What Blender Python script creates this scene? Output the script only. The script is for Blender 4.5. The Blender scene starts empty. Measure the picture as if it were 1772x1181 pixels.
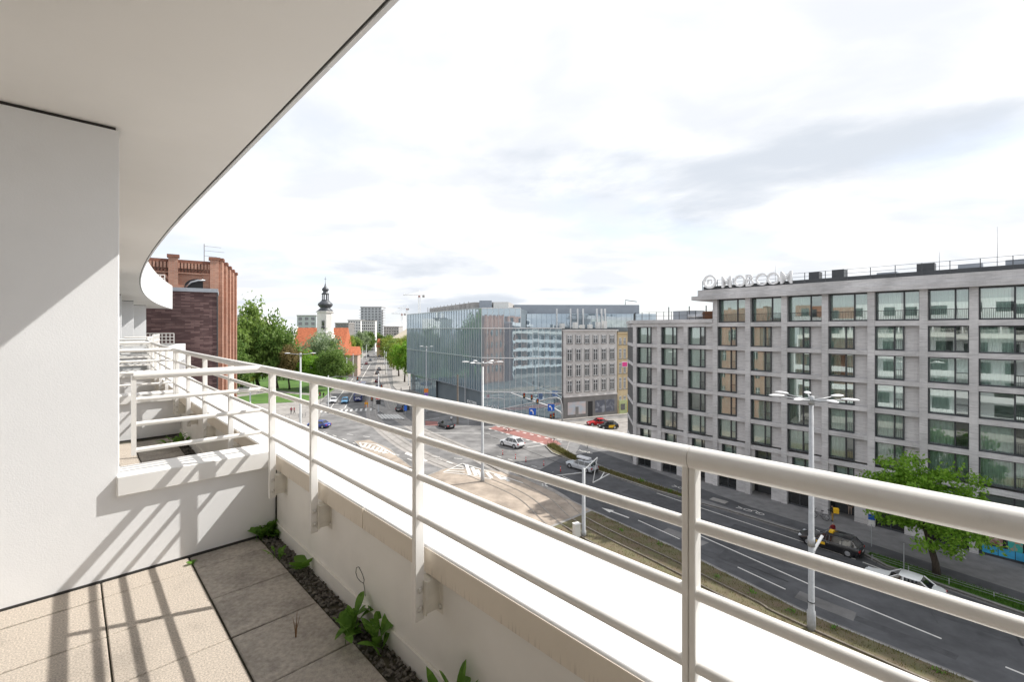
import bpy, bmesh, math, random
from math import sin, cos, pi, radians, sqrt, atan2
from mathutils import Vector, Matrix
random.seed(7)
scene = bpy.context.scene
COL = scene.collection

# ------------------------------------------------------------------ camera, sky, sun, exposure
EYE = 20.0                                   # eye height above the street
cam_d = bpy.data.cameras.new('camera'); cam = bpy.data.objects.new('camera', cam_d); COL.objects.link(cam)
cam.location = (0, 0, EYE); cam.rotation_euler = (radians(90), 0, 0)
cam_d.sensor_width = 36; cam_d.lens = 785 / 1772 * 36; cam_d.shift_y = -20.5 / 1772
cam_d.clip_start = .05; cam_d.clip_end = 6000
scene.camera = cam

SUN_EL = radians(46.8); SUN_AZ = atan2(.926, .36)      # azimuth from +Y towards +X
world = bpy.data.worlds.new('World'); scene.world = world; world.use_nodes = True
wn = world.node_tree.nodes; wl = world.node_tree.links
for n_ in list(wn): wn.remove(n_)
def wnode(t, **k):
    n = wn.new(t)
    for a, b in k.items(): setattr(n, a, b)
    return n
w_out = wnode('ShaderNodeOutputWorld'); w_bg = wnode('ShaderNodeBackground'); w_bg.inputs[1].default_value = .1
sky = wnode('ShaderNodeTexSky', sky_type='NISHITA', sun_disc=False, sun_elevation=SUN_EL, sun_rotation=SUN_AZ)
tc = wnode('ShaderNodeTexCoord'); sx = wnode('ShaderNodeSeparateXYZ'); wl.new(tc.outputs['Generated'], sx.inputs[0])
zz = wnode('ShaderNodeMath', operation='MAXIMUM'); wl.new(sx.outputs[2], zz.inputs[0]); zz.inputs[1].default_value = 0
za = wnode('ShaderNodeMath', operation='ADD'); wl.new(zz.outputs[0], za.inputs[0]); za.inputs[1].default_value = .16
dx = wnode('ShaderNodeMath', operation='DIVIDE'); wl.new(sx.outputs[0], dx.inputs[0]); wl.new(za.outputs[0], dx.inputs[1])
dy = wnode('ShaderNodeMath', operation='DIVIDE'); wl.new(sx.outputs[1], dy.inputs[0]); wl.new(za.outputs[0], dy.inputs[1])
cx = wnode('ShaderNodeCombineXYZ'); wl.new(dx.outputs[0], cx.inputs[0]); wl.new(dy.outputs[0], cx.inputs[1])
def wnoise(scale, detail, rough, off, sy=1.0):
    mp = wnode('ShaderNodeMapping'); mp.inputs[1].default_value = off; mp.inputs[3].default_value = (1, sy, 1)
    wl.new(cx.outputs[0], mp.inputs[0])
    n = wnode('ShaderNodeTexNoise'); n.inputs['Scale'].default_value = scale; n.inputs['Detail'].default_value = detail
    n.inputs['Roughness'].default_value = rough; n.inputs['Distortion'].default_value = .25
    wl.new(mp.outputs[0], n.inputs['Vector']); return n
def wramp(src, a, b):
    r = wnode('ShaderNodeMapRange'); r.inputs[1].default_value = a; r.inputs[2].default_value = b
    r.interpolation_type = 'SMOOTHSTEP'; wl.new(src, r.inputs[0]); return r
n_cov = wnoise(.55, 7, .55, (3.1, 1.7, 0)); cov = wramp(n_cov.outputs[0], .30, .52)       # thin blue gaps
n_shd = wnoise(.5, 8, .55, (3.5, .9, 0), 1.15); shd = wramp(n_shd.outputs[0], .53, .65)        # grey undersides
n_puf = wnoise(1.5, 6, .5, (.3, 5.2, 0), 1.3); puf = wramp(n_puf.outputs[0], .35, .65)
def wmix(fac, a, b):
    m = wnode('ShaderNodeMix', data_type='RGBA')
    if isinstance(fac, float): m.inputs[0].default_value = fac
    else: wl.new(fac, m.inputs[0])
    for s, i in ((a, 6), (b, 7)):
        if isinstance(s, tuple): m.inputs[i].default_value = s
        else: wl.new(s, m.inputs[i])
    return m.outputs[2]
cl1 = wmix(puf.outputs[0], (3.35, 3.46, 3.66, 1), (4.3, 4.33, 4.38, 1))
cl2 = wmix(shd.outputs[0], cl1, (2.75, 2.94, 3.22, 1))
thin = wmix(.72, sky.outputs[0], (3.15, 3.34, 3.7, 1))
wl.new(wmix(cov.outputs[0], thin, cl2), w_bg.inputs[0]); wl.new(w_bg.outputs[0], w_out.inputs[0])

sun_d = bpy.data.lights.new('sun', 'SUN'); sun_d.energy = 2.0; sun_d.angle = radians(.55); sun_d.color = (1, .965, .91)
sun = bpy.data.objects.new('sun', sun_d); COL.objects.link(sun)
SUN_DIR = Vector((sin(SUN_AZ) * cos(SUN_EL), cos(SUN_AZ) * cos(SUN_EL), sin(SUN_EL)))
sun.rotation_euler = (-SUN_DIR).to_track_quat('-Z', 'Y').to_euler(); sun.location = (30, 10, 80)

vs = scene.view_settings; vs.view_transform = 'Standard'; vs.look = 'None'; vs.exposure = 1.46; vs.gamma = 1; vs.use_curve_mapping = False
scene.cycles.max_bounces = 12; scene.cycles.diffuse_bounces = 8; scene.cycles.transparent_max_bounces = 12
scene.cycles.caustics_reflective = False; scene.cycles.caustics_refractive = False

# ------------------------------------------------------------------ materials
def rgb(c): return (c[0], c[1], c[2], 1)
def mat(name, col, rough=.6, var=.12, scale=4., bump=0., metal=0., col2=None, detail=5, spec=.5, stretch=(1, 1, 1), coat=0., lo=.35, hi=.65, bscale=None):
    m = bpy.data.materials.new(name); m.use_nodes = True; nt = m.node_tree; N = nt.nodes; L = nt.links
    b = N['Principled BSDF']; b.inputs['Roughness'].default_value = rough; b.inputs['Metallic'].default_value = metal
    b.inputs['Specular IOR Level'].default_value = spec; b.inputs['Coat Weight'].default_value = coat
    if var == 0 and col2 is None and bump == 0:
        b.inputs['Base Color'].default_value = rgb(col); return m
    t = N.new('ShaderNodeTexCoord'); mp = N.new('ShaderNodeMapping'); mp.inputs[3].default_value = stretch; L.new(t.outputs['Object'], mp.inputs[0])
    n = N.new('ShaderNodeTexNoise'); n.inputs['Scale'].default_value = scale; n.inputs['Detail'].default_value = detail; n.inputs['Roughness'].default_value = .6
    L.new(mp.outputs[0], n.inputs['Vector'])
    r = N.new('ShaderNodeMapRange'); r.inputs[1].default_value = lo; r.inputs[2].default_value = hi; L.new(n.outputs[0], r.inputs[0])
    x = N.new('ShaderNodeMix'); x.data_type = 'RGBA'; L.new(r.outputs[0], x.inputs[0])
    a = col if col2 else tuple(c * (1 - var) for c in col); d = col2 if col2 else tuple(min(1, c * (1 + var)) for c in col)
    x.inputs[6].default_value = rgb(a); x.inputs[7].default_value = rgb(d)
    L.new(x.outputs[2], b.inputs['Base Color'])
    if bump:
        n2 = N.new('ShaderNodeTexNoise'); n2.inputs['Scale'].default_value = bscale or scale * 6; n2.inputs['Detail'].default_value = 4; L.new(mp.outputs[0], n2.inputs['Vector'])
        bp = N.new('ShaderNodeBump'); bp.inputs['Strength'].default_value = bump; bp.inputs['Distance'].default_value = .01
        L.new(n2.outputs[0], bp.inputs['Height']); L.new(bp.outputs[0], b.inputs['Normal'])
    return m
def brick_mat(name, c1, c2, cm, bw, bh, mortar=.012, rough=.85, noise=.5, cn=None, bias=0.):
    m = bpy.data.materials.new(name); m.use_nodes = True; nt = m.node_tree; N = nt.nodes; L = nt.links
    b = N['Principled BSDF']; b.inputs['Roughness'].default_value = rough
    t = N.new('ShaderNodeTexCoord'); s = N.new('ShaderNodeSeparateXYZ'); L.new(t.outputs['Object'], s.inputs[0])
    a = N.new('ShaderNodeMath'); a.operation = 'ADD'; L.new(s.outputs[0], a.inputs[0]); L.new(s.outputs[1], a.inputs[1])
    c = N.new('ShaderNodeCombineXYZ'); L.new(a.outputs[0], c.inputs[0]); L.new(s.outputs[2], c.inputs[1])
    k = N.new('ShaderNodeTexBrick'); L.new(c.outputs[0], k.inputs[0]); k.offset = .4; k.squash = 1
    k.inputs['Color1'].default_value = rgb(c1); k.inputs['Color2'].default_value = rgb(c2); k.inputs['Mortar'].default_value = rgb(cm)
    k.inputs['Scale'].default_value = 1; k.inputs['Mortar Size'].default_value = mortar; k.inputs['Brick Width'].default_value = bw; k.inputs['Row Height'].default_value = bh
    k.inputs['Mortar Smooth'].default_value = .2; k.inputs['Bias'].default_value = bias
    mp = N.new('ShaderNodeMapping'); mp.inputs[3].default_value = (1 / bw * .55, 1 / bh * .55, 1); L.new(c.outputs[0], mp.inputs[0])
    n = N.new('ShaderNodeTexNoise'); n.inputs['Scale'].default_value = 1; n.inputs['Detail'].default_value = 3; L.new(mp.outputs[0], n.inputs['Vector'])
    r = N.new('ShaderNodeMapRange'); r.inputs[1].default_value = .52; r.inputs[2].default_value = .7; r.inputs[4].default_value = noise; L.new(n.outputs[0], r.inputs[0])
    x = N.new('ShaderNodeMix'); x.data_type = 'RGBA'; L.new(r.outputs[0], x.inputs[0]); L.new(k.outputs[0], x.inputs[6]); x.inputs[7].default_value = rgb(cn or tuple(min(1, v * 1.9) for v in c1))
    n3 = N.new('ShaderNodeTexNoise'); n3.inputs['Scale'].default_value = .35; n3.inputs['Detail'].default_value = 5; L.new(t.outputs['Object'], n3.inputs['Vector'])
    r3 = N.new('ShaderNodeMapRange'); r3.inputs[1].default_value = .3; r3.inputs[2].default_value = .7; r3.inputs[3].default_value = .78; r3.inputs[4].default_value = 1.15; L.new(n3.outputs[0], r3.inputs[0])
    x2 = N.new('ShaderNodeMix'); x2.data_type = 'RGBA'; x2.blend_type = 'MULTIPLY'; x2.inputs[0].default_value = 1; L.new(x.outputs[2], x2.inputs[6]); L.new(r3.outputs[0], x2.inputs[7])
    L.new(x2.outputs[2], b.inputs['Base Color'])
    bp = N.new('ShaderNodeBump'); bp.inputs['Strength'].default_value = .5; bp.inputs['Distance'].default_value = .02; bp.invert = True
    L.new(k.outputs['Fac'], bp.inputs['Height']); L.new(bp.outputs[0], b.inputs['Normal'])
    return m
def glass_mat(name, tint, base=.1, gain=1.3, refl=(1, 1, 1), wobble=0., diffuse=None):
    """window glass: fresnel reflection over a tinted see-through (or solid body tint when diffuse is given)"""
    m = bpy.data.materials.new(name); m.use_nodes = True; nt = m.node_tree; N = nt.nodes; L = nt.links
    N.remove(N['Principled BSDF']); out = N['Material Output']
    f = N.new('ShaderNodeFresnel'); f.inputs[0].default_value = 1.5
    mm = N.new('ShaderNodeMath'); mm.operation = 'MULTIPLY_ADD'; mm.use_clamp = True; L.new(f.outputs[0], mm.inputs[0]); mm.inputs[1].default_value = gain; mm.inputs[2].default_value = base
    g = N.new('ShaderNodeBsdfGlossy'); g.inputs['Color'].default_value = rgb(refl); g.inputs['Roughness'].default_value = .01
    if diffuse:
        t = N.new('ShaderNodeBsdfDiffuse'); t.inputs[0].default_value = rgb(diffuse)
    else:
        t = N.new('ShaderNodeBsdfTransparent'); t.inputs[0].default_value = rgb(tint)
    if wobble:
        tc = N.new('ShaderNodeTexCoord'); n = N.new('ShaderNodeTexNoise'); n.inputs['Scale'].default_value = .8; n.inputs['Detail'].default_value = 1
        L.new(tc.outputs['Object'], n.inputs['Vector']); bp = N.new('ShaderNodeBump'); bp.inputs['Strength'].default_value = wobble; bp.inputs['Distance'].default_value = .05
        L.new(n.outputs[0], bp.inputs['Height']); L.new(bp.outputs[0], g.inputs['Normal'])
    x = N.new('ShaderNodeMixShader'); L.new(mm.outputs[0], x.inputs[0]); L.new(t.outputs[0], x.inputs[1]); L.new(g.outputs[0], x.inputs[2]); L.new(x.outputs[0], out.inputs[0])
    return m
def leaf_mat(name, c1, c2, trans=.48):
    m = bpy.data.materials.new(name); m.use_nodes = True; nt = m.node_tree; N = nt.nodes; L = nt.links
    b = N['Principled BSDF']; b.inputs['Roughness'].default_value = .55; b.inputs['Specular IOR Level'].default_value = .3; out = N['Material Output']
    g = N.new('ShaderNodeNewGeometry'); x = N.new('ShaderNodeMix'); x.data_type = 'RGBA'; L.new(g.outputs['Random Per Island'], x.inputs[0])
    x.inputs[6].default_value = rgb(c1); x.inputs[7].default_value = rgb(c2); L.new(x.outputs[2], b.inputs['Base Color'])
    t = N.new('ShaderNodeBsdfTranslucent'); L.new(x.outputs[2], t.inputs[0])
    s = N.new('ShaderNodeMixShader'); s.inputs[0].default_value = trans; L.new(b.outputs[0], s.inputs[1]); L.new(t.outputs[0], s.inputs[2]); L.new(s.outputs[0], out.inputs[0])
    return m
M = {}
M['render'] = mat('white_render', (.85, .858, .87), .88, .035, .9, .07, bscale=130, detail=7)
M['soffit'] = mat('soffit_paint', (.93, .91, .88), .8, .02, .8)
M['parapet'] = mat('parapet_render', (.86, .84, .80), .85, .05, 1.5, .05, bscale=60)
M['coping'] = mat('coping_sheet', (.83, .82, .80), .45, .04, 2.2, .03)
M['fascia'] = mat('weathered_cream_edge', (.74, .67, .57), .6, .05, 1.5, detail=6)
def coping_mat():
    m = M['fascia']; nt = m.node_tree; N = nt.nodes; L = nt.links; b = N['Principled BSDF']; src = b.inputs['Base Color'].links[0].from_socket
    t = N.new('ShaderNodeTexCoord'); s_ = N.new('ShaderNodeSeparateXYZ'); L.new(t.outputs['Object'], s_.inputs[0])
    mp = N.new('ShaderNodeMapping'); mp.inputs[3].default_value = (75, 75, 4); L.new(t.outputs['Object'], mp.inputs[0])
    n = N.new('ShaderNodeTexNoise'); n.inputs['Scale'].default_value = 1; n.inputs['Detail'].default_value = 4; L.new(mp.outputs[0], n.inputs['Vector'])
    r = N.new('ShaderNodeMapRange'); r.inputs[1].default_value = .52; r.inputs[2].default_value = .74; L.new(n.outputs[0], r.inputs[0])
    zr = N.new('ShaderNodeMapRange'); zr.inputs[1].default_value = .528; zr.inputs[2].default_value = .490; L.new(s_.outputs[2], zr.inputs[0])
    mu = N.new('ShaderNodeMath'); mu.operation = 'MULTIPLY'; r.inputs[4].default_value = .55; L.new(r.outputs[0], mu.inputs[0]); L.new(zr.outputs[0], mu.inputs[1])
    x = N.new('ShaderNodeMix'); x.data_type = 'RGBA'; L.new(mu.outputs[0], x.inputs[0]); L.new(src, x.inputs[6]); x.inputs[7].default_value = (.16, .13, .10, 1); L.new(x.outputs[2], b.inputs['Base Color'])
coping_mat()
M['coping_clean'] = mat('white_coping', (.83, .82, .80), .5, .04, 2.2, .03)
M['metal_white'] = mat('white_painted_steel', (.82, .80, .765), .32, .03, 5)
M['bracket'] = mat('cream_cast_metal', (.74, .71, .64), .45, .08, 14)
M['bolt'] = mat('bolt_steel', (.7, .68, .63), .35, .1, 20, metal=.4)
M['gap'] = mat('shadow_joint', (.05, .048, .045), .9, .1, 6)
M['dark_metal'] = mat('anthracite_metal', (.055, .06, .065), .45, .1, 6)
M['tile'] = mat('exposed_aggregate_tile', (.52, .455, .385), .9, .3, 140, .5, detail=3)
M['tile_dirty'] = mat('stained_aggregate_tile', (.30, .27, .238), .92, .4, 38, .6, col2=(.56, .51, .45), detail=9, bscale=150, lo=.28, hi=.75)
M['mortar'] = mat('joint_moss', (.07, .065, .045), .95, .3, 30)
M['gravel'] = mat('grey_gravel', (.13, .12, .105), .9, .5, 60, detail=2)
M['asphalt'] = mat('asphalt', (.215, .207, .20), .88, .3, .35, .25, detail=8, bscale=40)
M['asphalt_dark'] = mat('dark_asphalt', (.10, .10, .104), .88, .2, .6, .25, detail=7, bscale=40)
M['asphalt_patch'] = mat('patched_asphalt', (.07, .07, .073), .85, .18, 1.5, .2, detail=5)
M['paving'] = mat('concrete_paving', (.34, .315, .29), .9, .16, .9, .2, detail=7, bscale=12)
M['paving_grey'] = mat('grey_pavement', (.20, .195, .192), .9, .16, .9, .2, detail=7, bscale=12)
M['paving_warm'] = mat('warm_concrete_slabs', (.40, .33, .265), .9, .18, .5, .25, detail=7, bscale=9)
M['kerb'] = mat('kerb_stone', (.30, .285, .265), .9, .15, 2)
M['ballast'] = mat('overgrown_ballast', (.15, .11, .072), .95, .3, .9, .7, col2=(.13, .125, .06), detail=9, bscale=9)
M['grass'] = mat('lawn', (.05, .12, .018), .9, .3, .3, .5, col2=(.10, .19, .03), detail=8, bscale=5)
M['paint'] = mat('road_paint', (.66, .64, .60), .7, .2, 1.2, col2=(.42, .41, .39), detail=8, lo=.55, hi=.8)
M['paint_red'] = mat('red_cycle_surface', (.30, .135, .115), .85, .2, .7, detail=6)
M['rail'] = mat('rail_steel', (.30, .26, .22), .35, .2, 3, metal=.7)
M['pole'] = mat('galvanised_pole', (.40, .41, .415), .45, .1, 4, metal=.15)
M['pole_dark'] = mat('grey_pole', (.22, .22, .22), .5, .1, 4)
M['black'] = mat('black_plastic', (.018, .018, .02), .5, .1, 6)
M['tyre'] = mat('tyre_rubber', (.02, .02, .021), .85, .1, 6)
M['rim'] = mat('alloy_rim', (.55, .56, .58), .3, .05, 6, metal=.7)
M['car_glass'] = glass_mat('car_glass', (.1, .1, .1), .06, 1.2, diffuse=(.012, .014, .016))
M['lamp_red'] = mat('tail_lamp', (.45, .02, .02), .25, .05, 3)
M['lamp_clear'] = mat('head_lamp', (.75, .77, .8), .15, .05, 3)
M['amber'] = mat('amber_lens', (.75, .28, .02), .4, .05, 3)
M['yellow'] = mat('yellow_plastic', (.85, .50, .02), .45, .05, 3)
M['orange'] = mat('orange_paint', (.75, .22, .03), .5, .1, 3)
M['blue_sign'] = mat('blue_sign', (.015, .12, .55), .4, .05, 3)
M['white_sign'] = mat('white_sign', (.82, .82, .82), .4, .03, 3)
M['red_sign'] = mat('red_sign', (.65, .03, .03), .4, .05, 3)
M['brick_purple'] = brick_mat('purple_clinker', (.095, .05, .05), (.30, .19, .175), (.06, .045, .045), .5, .105, .008, noise=.25, cn=(.36, .24, .22), bias=-.45)
M['brick_red'] = brick_mat('old_red_brick', (.42, .185, .115), (.52, .25, .165), (.38, .31, .26), .27, .085, .012, noise=.6, cn=(.56, .34, .24))
M['brick_red_dark'] = brick_mat('sooty_red_brick', (.22, .08, .05), (.32, .12, .07), (.16, .12, .10), .27, .085, .012, noise=.5, cn=(.36, .17, .1))
M['brick_grey'] = brick_mat('pale_long_brick', (.57, .555, .55), (.66, .645, .635), (.48, .47, .465), .62, .085, .008, noise=.8, cn=(.43, .42, .415))
M['glass_win'] = glass_mat('window_glass', (.88, .975, .94), .12, 1.4)
M['glass_shop'] = glass_mat('shop_glass', (.35, .4, .4), .06, 1.3)
M['glass_far'] = glass_mat('dark_window_glass', None, .1, 1.2, diffuse=(.035, .04, .045))
M['glass_fac'] = [glass_mat('facade_glass_%d' % i, None, b, 1.0, refl=(.72, .85, .90), wobble=.05, diffuse=d) for i, (b, d) in enumerate((
    (.30, (.22, .29, .335)), (.26, (.25, .32, .36)), (.33, (.20, .265, .31))))]
M['glass_crown'] = glass_mat('crown_glass', None, .34, 1.0, refl=(.80, .90, .97), wobble=.04, diffuse=(.30, .37, .42))
M['curtain'] = mat('sheer_curtain', (.88, .9, .87), .9, .04, 2)
M['curtain2'] = mat('heavy_curtain', (.50, .52, .47), .9, .1, 2)
M['room'] = mat('room_wall', (.55, .55, .50), .9, .25, .25, detail=2)
M['metal_grey'] = mat('grey_cladding', (.33, .36, .40), .5, .06, .5, metal=.1)
M['concrete'] = mat('concrete', (.42, .40, .38), .85, .12, .6, .2)
M['stucco_grey'] = mat('grey_stucco', (.64, .615, .595), .9, .08, .5, .15, detail=7)
M['stucco_dark'] = mat('dark_plinth_stucco', (.23, .22, .21), .9, .12, .5, .15, detail=7)
M['stucco_yellow'] = mat('ochre_stucco', (.64, .51, .32), .9, .1, .5, .15, detail=7)
M['stucco_white'] = mat('white_stucco', (.78, .765, .73), .9, .06, .3, .1, detail=6)
M['frame_white'] = mat('white_window_frame', (.8, .8, .79), .5, .03, 3)
M['roof_tile'] = mat('orange_roof_tile', (.46, .14, .065), .85, .22, 1.2, .5, detail=6, bscale=8)
M['copper'] = mat('dark_spire_sheet', (.085, .09, .10), .45, .2, .8, metal=.2)
M['bark'] = mat('bark', (.055, .042, .032), .95, .3, 5, .8, stretch=(3, 3, .6))
M['leaf_bright'] = leaf_mat('bright_leaves', (.13, .28, .02), (.27, .46, .055), .45)
M['leaf_mid'] = leaf_mat('mid_leaves', (.15, .24, .05), (.29, .40, .10))
M['leaf_dark'] = leaf_mat('dark_leaves', (.10, .19, .04), (.21, .30, .075))
M['leaf_pale'] = leaf_mat('pale_leaves', (.22, .30, .16), (.36, .43, .25))
M['leaf_yellow'] = leaf_mat('yellow_green_leaves', (.20, .26, .035), (.34, .40, .08))
M['leaf_rust'] = leaf_mat('rusty_leaves', (.20, .14, .06), (.30, .24, .10))
M['weed'] = leaf_mat('weed_leaves', (.09, .21, .025), (.19, .36, .06), .4)
M['dry'] = mat('dry_stalk', (.25, .15, .08), .9, .2, 20)
M['skin'] = mat('skin', (.45, .27, .19), .6, .05, 8)

def blotch(name, scale, lo, hi, dark, seed=0., stretch=(1, 1, 1)):
    """weathering: large uneven stains multiplied into a base colour"""
    m = M[name]; N = m.node_tree.nodes; L = m.node_tree.links; b = N['Principled BSDF']; src = b.inputs['Base Color'].links[0].from_socket
    g = N.new('ShaderNodeNewGeometry'); mp = N.new('ShaderNodeMapping'); mp.inputs[1].default_value = (seed, seed, 0); mp.inputs[3].default_value = stretch; L.new(g.outputs['Position'], mp.inputs[0])
    n = N.new('ShaderNodeTexNoise'); n.inputs['Scale'].default_value = scale; n.inputs['Detail'].default_value = 6; n.inputs['Roughness'].default_value = .62; L.new(mp.outputs[0], n.inputs['Vector'])
    r = N.new('ShaderNodeMapRange'); r.inputs[1].default_value = lo; r.inputs[2].default_value = hi; r.inputs[3].default_value = dark; r.inputs[4].default_value = 1.0; L.new(n.outputs[0], r.inputs[0])
    x = N.new('ShaderNodeMix'); x.data_type = 'RGBA'; x.blend_type = 'MULTIPLY'; x.inputs[0].default_value = 1; L.new(src, x.inputs[6]); L.new(r.outputs[0], x.inputs[7]); L.new(x.outputs[2], b.inputs['Base Color'])
blotch('tile_dirty', 3.2, .36, .54, .68); blotch('tile', 2.4, .34, .5, .80); blotch('asphalt_dark', .16, .36, .6, .70); blotch('asphalt', .12, .36, .6, .66); blotch('coping', 2.5, .3, .42, .90)
blotch('paving_warm', .35, .38, .6, .72); blotch('paving', .3, .38, .6, .8); blotch('parapet', 1.8, .3, .45, .93); blotch('metal_white', 9, .30, .40, .88); blotch('stucco_grey', .5, .36, .55, .86); blotch('render', 1.1, .3, .45, .965)

# ------------------------------------------------------------------ mesh and object helpers
class MB:
    def __init__(s): s.v = []; s.f = []; s.m = []
    def poly(s, pts, mi=0):
        b = len(s.v); s.v += [tuple(p) for p in pts]; s.f.append(tuple(range(b, b + len(pts)))); s.m.append(mi); return s
    def box(s, x0, x1, y0, y1, z0, z1, mi=0, mtx=None):
        p = [(x0, y0, z0), (x1, y0, z0), (x1, y1, z0), (x0, y1, z0), (x0, y0, z1), (x1, y0, z1), (x1, y1, z1), (x0, y1, z1)]
        if mtx is not None: p = [tuple(mtx @ Vector(q)) for q in p]
        b = len(s.v); s.v += p
        for f in ((0, 3, 2, 1), (4, 5, 6, 7), (0, 1, 5, 4), (1, 2, 6, 5), (2, 3, 7, 6), (3, 0, 4, 7)):
            s.f.append(tuple(b + i for i in f)); s.m.append(mi)
        return s
    def prism(s, pts, z0, z1, mi=0, mi_side=None):
        n = len(pts); b = len(s.v); a = sum(pts[i][0] * pts[(i + 1) % n][1] - pts[(i + 1) % n][0] * pts[i][1] for i in range(n))
        if a < 0: pts = pts[::-1]
        s.v += [(p[0], p[1], z0) for p in pts] + [(p[0], p[1], z1) for p in pts]
        s.f.append(tuple(range(b + n - 1, b - 1, -1))); s.m.append(mi); s.f.append(tuple(range(b + n, b + 2 * n))); s.m.append(mi)
        for i in range(n):
            j = (i + 1) % n; s.f.append((b + i, b + j, b + n + j, b + n + i)); s.m.append(mi if mi_side is None else mi_side)
        return s
    def tube(s, path, r, n=8, mi=0, cap=True):
        P = [Vector(p) for p in path]; rs = r if isinstance(r, (list, tuple)) else [r] * len(P); b = len(s.v); up = None
        for i, p in enumerate(P):
            d = (P[min(i + 1, len(P) - 1)] - P[max(i - 1, 0)]).normalized()
            if up is None: up = Vector((0, 0, 1)) if abs(d.z) < .95 else Vector((1, 0, 0))
            a = d.cross(up); a = a.normalized() if a.length > 1e-4 else d.orthogonal().normalized(); c = a.cross(d); up = c
            for k in range(n):
                t = 2 * pi * k / n; s.v.append(tuple(p + (a * cos(t) + c * sin(t)) * rs[i]))
        for i in range(len(P) - 1):
            for k in range(n):
                k2 = (k + 1) % n; s.f.append((b + i * n + k, b + i * n + k2, b + (i + 1) * n + k2, b + (i + 1) * n + k)); s.m.append(mi)
        if cap:
            s.f.append(tuple(b + k for k in range(n - 1, -1, -1))); s.m.append(mi); e = b + (len(P) - 1) * n
            s.f.append(tuple(e + k for k in range(n))); s.m.append(mi)
        return s
    def lathe(s, prof, n=16, mi=0, c=(0, 0, 0), axis='z'):
        b = len(s.v)
        for (r, z) in prof:
            for k in range(n):
                t = 2 * pi * k / n
                p = (c[0] + r * cos(t), c[1] + r * sin(t), c[2] + z) if axis == 'z' else (c[0] + r * cos(t), c[1] + z, c[2] - r * sin(t))
                s.v.append(p)
        for i in range(len(prof) - 1):
            for k in range(n):
                k2 = (k + 1) % n; s.f.append((b + i * n + k, b + i * n + k2, b + (i + 1) * n + k2, b + (i + 1) * n + k)); s.m.append(mi)
        s.f.append(tuple(b + k for k in range(n - 1, -1, -1))); s.m.append(mi); e = b + (len(prof) - 1) * n
        s.f.append(tuple(e + k for k in range(n))); s.m.append(mi)
        return s
    def mesh(s, name, mats, smooth=False):
        me = bpy.data.meshes.new(name); me.from_pydata(s.v, [], s.f)
        for m in (mats if isinstance(mats, (list, tuple)) else [mats]): me.materials.append(M[m] if isinstance(m, str) else m)
        me.polygons.foreach_set('material_index', s.m)
        if smooth: me.polygons.foreach_set('use_smooth', [True] * len(s.f))
        me.update(); return me
    def obj(s, name, mats, parent=None, loc=(0, 0, 0), rz=0., smooth=False, **k):
        return put(name, s.mesh(name, mats, smooth), parent, loc, rz, **k)
def put(name, me, parent=None, loc=(0, 0, 0), rz=0., label=None, cat=None, group=None, kind=None, rot=None, scale=None):
    o = bpy.data.objects.new(name, me); COL.objects.link(o); o.parent = parent; o.location = loc
    o.rotation_euler = rot if rot else (0, 0, rz)
    if scale: o.scale = scale
    if label: o['label'] = label
    if cat: o['category'] = cat
    if group: o['group'] = group
    if kind: o['kind'] = kind
    return o
def thing(name, label, cat, loc=(0, 0, 0), rz=0., group=None, kind=None):
    o = put(name, None, None, loc, rz, label, cat, group, kind); o.empty_display_size = .3; return o
def autosmooth(o, deg=35):
    me = o.data; me.polygons.foreach_set('use_smooth', [True] * len(me.polygons))
    bm = bmesh.new(); bm.from_mesh(me); bmesh.ops.remove_doubles(bm, verts=bm.verts, dist=1e-4); bmesh.ops.recalc_face_normals(bm, faces=bm.faces)
    lim = radians(deg)
    for e in bm.edges: e.smooth = len(e.link_faces) == 2 and e.calc_face_angle(0) < lim
    bm.to_mesh(me); bm.free(); me.update(); return o
def bevel(o, w=.01, seg=2):
    b = o.modifiers.new('bevel', 'BEVEL'); b.width = w; b.segments = seg; b.limit_method = 'ANGLE'; b.angle_limit = radians(40); return o
def text_mesh(name, txt, size, ext, material):
    c = bpy.data.curves.new(name, 'FONT'); c.body = txt; c.size = size; c.extrude = ext; c.align_x = 'LEFT'; c.resolution_u = 3; c.offset = .008 * size
    o = bpy.data.objects.new(name, c); COL.objects.link(o); dg = bpy.context.evaluated_depsgraph_get(); dg.update()
    me = bpy.data.meshes.new_from_object(o.evaluated_get(dg)); bpy.data.objects.remove(o); bpy.data.curves.remove(c)
    me.materials.clear(); me.materials.append(M[material]); me.name = name; return me

F_PX, HOR = 785., 570.
def G(px, py, z=0.):
    """survey: street point seen at (px, py) of the 1772-px photo, on the level z"""
    d = (EYE - z) * F_PX / (py - HOR); return ((px - 886) / F_PX * d, d)
def at_depth(px, d): return (px - 886) / F_PX * d
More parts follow.
